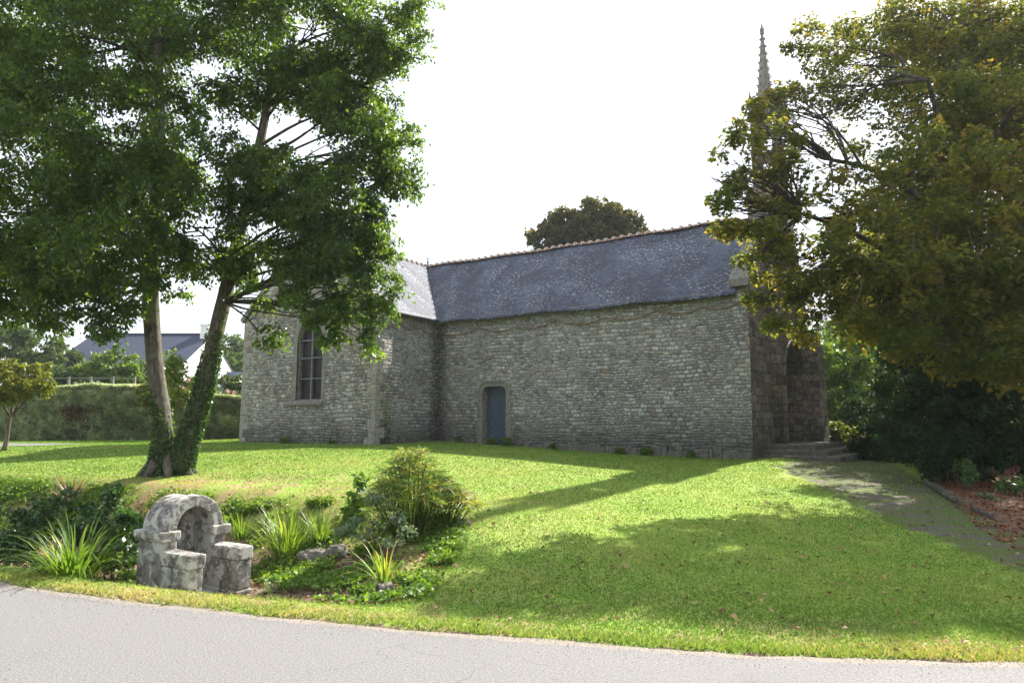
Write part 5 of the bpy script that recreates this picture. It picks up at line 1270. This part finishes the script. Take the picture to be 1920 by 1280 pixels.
def tree_far(name, px, py, Y, lobes, mat, label, cat='tree', size=.22, per=90, cr=.5, k=9, group=None, trunk=None, tint=(.5, .3), branchmat='bark_dark'):
    c = at(px, py, Y); c.z = G(c.x, c.y)
    return bush(name, c, [(*px_off(x, y, yy, c), r) for x, y, yy, r in lobes], mat, label, cat, size=size, per=per, cr=cr, k=k, tint=tint, group=group, trunk=trunk, branchmat=branchmat)
random.seed(51)
tree_far('broadleaf_tree', 55, 800, 48, [(20, 660, 48, 2.3), (70, 645, 48, 1.8), (105, 670, 47, 1.3), (50, 700, 47, 1.6), (-40, 650, 50, 2.6), (100, 700, 46, 1.0)], 'leaf_far', 'broad rounded dark green tree far behind the left end of the hedge', size=.26, per=110, k=8, cr=.55, trunk=(.35, 0, 3))
tree_far('garden_tree', 205, 800, 42, [(175, 690, 42, .95), (215, 680, 42, 1.1), (250, 690, 42, .9), (200, 715, 41.5, .9), (155, 705, 42, .55), (265, 715, 42, .6), (235, 720, 41.5, .7)], 'leaf_bright', 'bright green garden tree standing before the white house', size=.2, per=110, cr=.34, k=18, trunk=(.14, 0, 1.8))
tree_far('garden_tree', 295, 800, 40, [(285, 700, 40, .45), (300, 690, 40, .35), (278, 730, 40, .45)], 'leaf_far', 'slim dark green tree partly behind the left stem, before the house', size=.2, per=90, cr=.3, k=30, trunk=(.08, 0, 1.6))
tree_far('garden_tree', 366, 800, 41, [(362, 708, 41, .45), (372, 725, 41, .5), (350, 728, 41, .35)], 'leaf_far', 'small grey-green tree between the two stems beside the white gable', size=.18, per=90, cr=.28, k=34, trunk=(.08, 0, 1.6))
tree_far('young_tree', 322, 830, 24, [(320, 670, 24, .22), (328, 690, 24, .3), (318, 712, 24, .28), (334, 712, 24, .25), (322, 740, 24, .2)], 'leaf_bright', 'slender young tree with yellow-green leaves right of the left stem', size=.17, per=16, cr=.2, k=150, trunk=(.03, 0, 2.5), tint=(.8, .25))
tree_far('topiary_bush', 300, 815, 29.5, [(275, 738, 29.5, .55), (310, 745, 29.5, .7), (335, 742, 29.5, .45), (290, 725, 29.5, .4), (348, 752, 29.4, .3)], 'leaf_olive', 'flat-topped olive bush behind the twin stems in front of the hedge', 'bush', size=.13, per=110, cr=.22, k=50, trunk=(.06, 0, .9), tint=(.35, .3))
tree_far('clipped_tree', 8, 830, 21.5, [(20, 712, 21.5, .75), (60, 706, 21.5, .55), (-20, 715, 21.5, .8), (75, 722, 21.5, .38), (35, 735, 21.3, .5), (-10, 745, 21.4, .5)], 'leaf_olive', 'small umbrella-shaped tree at the left edge before the hedge', size=.10, per=120, cr=.2, k=44, trunk=(.08, .15, 1.2), tint=(.6, .3), branchmat='bark')
tree_far('conifer', 122, 800, 40, [(122, 712, 40, .5), (128, 700, 40, .4), (116, 722, 40, .5)], 'leaf_dark', 'dark round conifer at the left corner of the white house', size=.15, per=100, cr=.28, k=34)
for px, py, Y, r, lab in ((425, 665, 70, 2.6, 'hazy far tree left of the church corner, behind the outbuilding'), (455, 690, 66, 2.0, 'hazy far tree touching the church corner'), (395, 680, 80, 2.6, 'far tree behind the chimney gable')):
    tree_far('distant_tree', px, 790, Y, [(px, py, Y, r), (px+14, py+18, Y, r*.8), (px-12, py+20, Y, r*.8)], 'leaf_far', lab, size=.38, per=70, cr=.7, k=6, trunk=(.3, 0, 2))
shrub_c = at(440, 800, 36); shrub_c.z = G(shrub_c.x, shrub_c.y)
bush('climbing_shrub', shrub_c, [(*px_off(432, 715, 36, shrub_c), .5), (*px_off(438, 735, 36, shrub_c), .55), (*px_off(452, 725, 36, shrub_c), .4)], 'leaf_far', 'green climber over the outbuilding corner next to the church', 'shrub', size=.15, per=80, cr=.25, k=40)
# rose bushes with flowers behind the hedge
def rose(px, py, Y, mat, label):
    c = at(px, py, Y); g = Vector((c.x, c.y, G(c.x, c.y))); root = bush('rose_bush', g, [(*px_off(px, py, Y, g), .42), (0, 0, c.z-g.z-.7, .5)], 'leaf_far', label, 'rose bush', size=.13, per=60, cr=.2, k=40)
    for k in range(9):
        b = MB(); p = c+Vector((random.uniform(-.45, .45), random.uniform(-.5, -.2), random.uniform(-.2, .42)))
        for q in range(6):
            a = q*1.05; b.add([p+Vector((math.cos(a+d)*r_, -.05+.02*r_, math.sin(a+d)*r_)) for d, r_ in ((-.4, .05), (0, .13), (.4, .05))]+[p+Vector((0, -.1, 0))], [(0,1,3), (1,2,3)])
        b.obj('rose', M[mat], root, g)
rose(362, 728, 34.5, 'flower_pink', 'rose bush with pink flowers above the hedge between the stems')
rose(405, 735, 34.5, 'flower_white', 'rose bush with cream flowers above the hedge right of the stems')
rose(436, 745, 34.5, 'flower_pink', 'rose bush with pink flowers above the hedge by the church')
# wire fence and low rail behind the hedge
def fence(pa, pb, Y, n, z0, z1, label, rails):
    a = at(pa, 750, Y); c = at(pb, 750, Y); root = empty('garden_fence', (a.x, Y, G(a.x, Y)), 0, label, 'fence'); o = (a.x, Y, G(a.x, Y))
    for i in range(n):
        x = a.x+(c.x-a.x)*i/(n-1); b = MB(); b.box(x-.05, x+.05, Y-.05, Y+.05, .8, z1); b.obj('post', M['fence_metal'], root, o)
    for r_ in rails: b = MB(); b.box(a.x, c.x, Y-.02, Y+.02, z0+(z1-z0)*r_-.02, z0+(z1-z0)*r_+.03); b.obj('rail', M['fence_metal'], root, o)
fence(85, 250, 35, 5, 2.4, at(160, 706, 35).z, 'thin grey post and wire fence above the hedge before the garden tree', (.35, .95))
fence(392, 452, 35.5, 4, 2.6, at(430, 732, 35.5).z, 'grey rail fence above the hedge next to the church', (.3, .6, .95))
# tree over the nave roof
tree_far('autumn_tree', 1105, 800, 46, [(1105, 440, 46, 2.4), (1060, 430, 46, 1.9), (1150, 430, 46, 1.9), (1120, 405, 46, 1.5), (1030, 455, 46, 1.5), (1185, 440, 46, 1.2), (1085, 500, 46, 2.6), (1150, 500, 46, 2.4), (1015, 500, 46, 1.2)], 'leaf_autumn', 'round autumn-tinted tree top rising behind the nave ridge', size=.24, per=130, cr=.42, k=15, trunk=(.4, 0, 8), tint=(.5, .35))
# wood to the right of the church: each tree its own
labs = ['tall leafy tree standing right behind the church steps', 'tall sunlit tree directly right of the church corner', 'hazy tree in the gap between church and chestnut', 'bushy tree behind the rhododendron', 'dark tree filling the background behind the chestnut trunk', 'broad dark tree at the far right behind the chestnut', 'pale far tree seen through the gap in the leaves', 'tall dark tree beyond the right edge of the bed', 'low leafy tree behind the large evergreen shrub']
spec = [(1715, 29, [(1622, 520, 29, 2.0), (1605, 450, 29.5, 1.6), (1680, 500, 28, 2.2), (1700, 420, 28, 1.9), (1655, 600, 29, 1.9), (1740, 560, 27, 2.2)], 'leaf_far'),
        (1560, 38, [(1555, 690, 38, 2.0), (1580, 650, 39, 1.7), (1545, 750, 37, 1.6), (1590, 740, 37, 2.0), (1560, 800, 36, 1.3)], 'leaf_bright'),
        (1630, 44, [(1620, 690, 44, 2.6), (1660, 660, 44, 2.4), (1640, 740, 43, 2.4), (1610, 780, 42, 1.8)], 'leaf_far'),
        (1660, 33, [(1650, 770, 33, 1.6), (1690, 740, 33, 1.8), (1640, 820, 32, 1.3), (1700, 810, 31, 1.6)], 'leaf_dark'),
        (1760, 28, [(1740, 700, 28, 2.2), (1780, 640, 29, 2.4), (1720, 640, 29, 1.6), (1780, 760, 27, 2.2), (1730, 800, 26, 1.6)], 'leaf_dark'),
        (1880, 26, [(1870, 700, 26, 2.4), (1910, 620, 26, 2.6), (1850, 620, 27, 2.0), (1920, 780, 25, 2.2), (1850, 800, 24, 1.6), (1990, 700, 25, 2.6)], 'leaf_dark'),
        (1600, 60, [(1570, 640, 60, 2.6), (1600, 620, 62, 2.4), (1540, 660, 60, 2.5), (1640, 640, 60, 3)], 'leaf_far'),
        (1990, 22, [(1990, 500, 22, 2.6), (1960, 600, 21, 2.2), (2050, 650, 20, 2.5), (2000, 800, 19, 2)], 'leaf_dark'),
        (1830, 21, [(1820, 800, 21, 1.5), (1860, 760, 21, 1.5), (1900, 820, 20, 1.4), (1790, 830, 20, 1.1)], 'leaf_dark')]
for (px, Y, lb, mt), lab in zip(spec, labs):
    tree_far('woodland_tree', px, 800, Y, lb, mt, lab, size=.26 if Y > 30 else .2, per=80, cr=.5 if Y > 30 else .42, k=11, trunk=(.3, 0, 3), group='trees of the wood at the right')
# ------------------------------------------------------------------ thin sunlit air
b = MB(); b.box(-120, 120, -12, 140, -1.2, 18.6); hz = b.obj('haze', None); hz.display_type = 'WIRE'
hm = bpy.data.materials.new('haze'); hm.use_nodes = True; ht = hm.node_tree; ht.nodes.clear(); ho = ht.nodes.new('ShaderNodeOutputMaterial'); hv = ht.nodes.new('ShaderNodeVolumePrincipled')
hv.inputs['Color'].default_value = (.90, .94, 1, 1); hv.inputs['Density'].default_value = .00038; hv.inputs['Anisotropy'].default_value = .15
ht.links.new(hv.outputs[0], ho.inputs['Volume']); hz.data.materials.append(hm); tag(hz, 'faint bluish haze over the far trees', kind='stuff')
# grit and small stones along the ragged edge of the lane
def grit():
    n = 9000; X = -9+16*rng.random(n); Y = edge_y(X)+.04-np.abs(rng.normal(size=n))*.16; far = rng.random(n) < .18
    Y = np.where(far, edge_y(X)-2.2*rng.random(n), Y); r = (.002+.0035*rng.random(n)**2.5)*(1+.3*(X < -3)); P = np.stack([X, Y, np.maximum(zg(X, Y), .002-.02*np.clip((edge_y(X)-Y)/12, 0, 1))+r*.3], -1)
    O = np.array([[1,0,0],[0,1,0],[-1,0,0],[0,-1,0],[0,0,.8]]); q = O[None]*r[:, None, None]*(.7+.6*rng.random((n, 5, 1))); V = (P[:, None]+q).reshape(-1, 3)
    F = np.array([[0,1,4],[1,2,4],[2,3,4],[3,0,4]]); F = (np.arange(n)[:, None, None]*5+F[None]).reshape(-1, 3)
    me = npmesh('road_grit', V, 3, F, [('tint', 'FACE', np.repeat(rng.random(n), 4))]); o = link('road_grit', me, M['grit']); tag(o, 'loose grit and tiny stones along the lane edge', kind='stuff')
_t = T('grit'); _c = _t.ramp(_t.n('Attribute', attribute_name='tint').outputs['Fac'], [(0, (.06, .05, .04)), (.6, (.2, .18, .16)), (1, (.42, .4, .37))]); M['grit'] = _t.pbr(_c, .9)
grit()
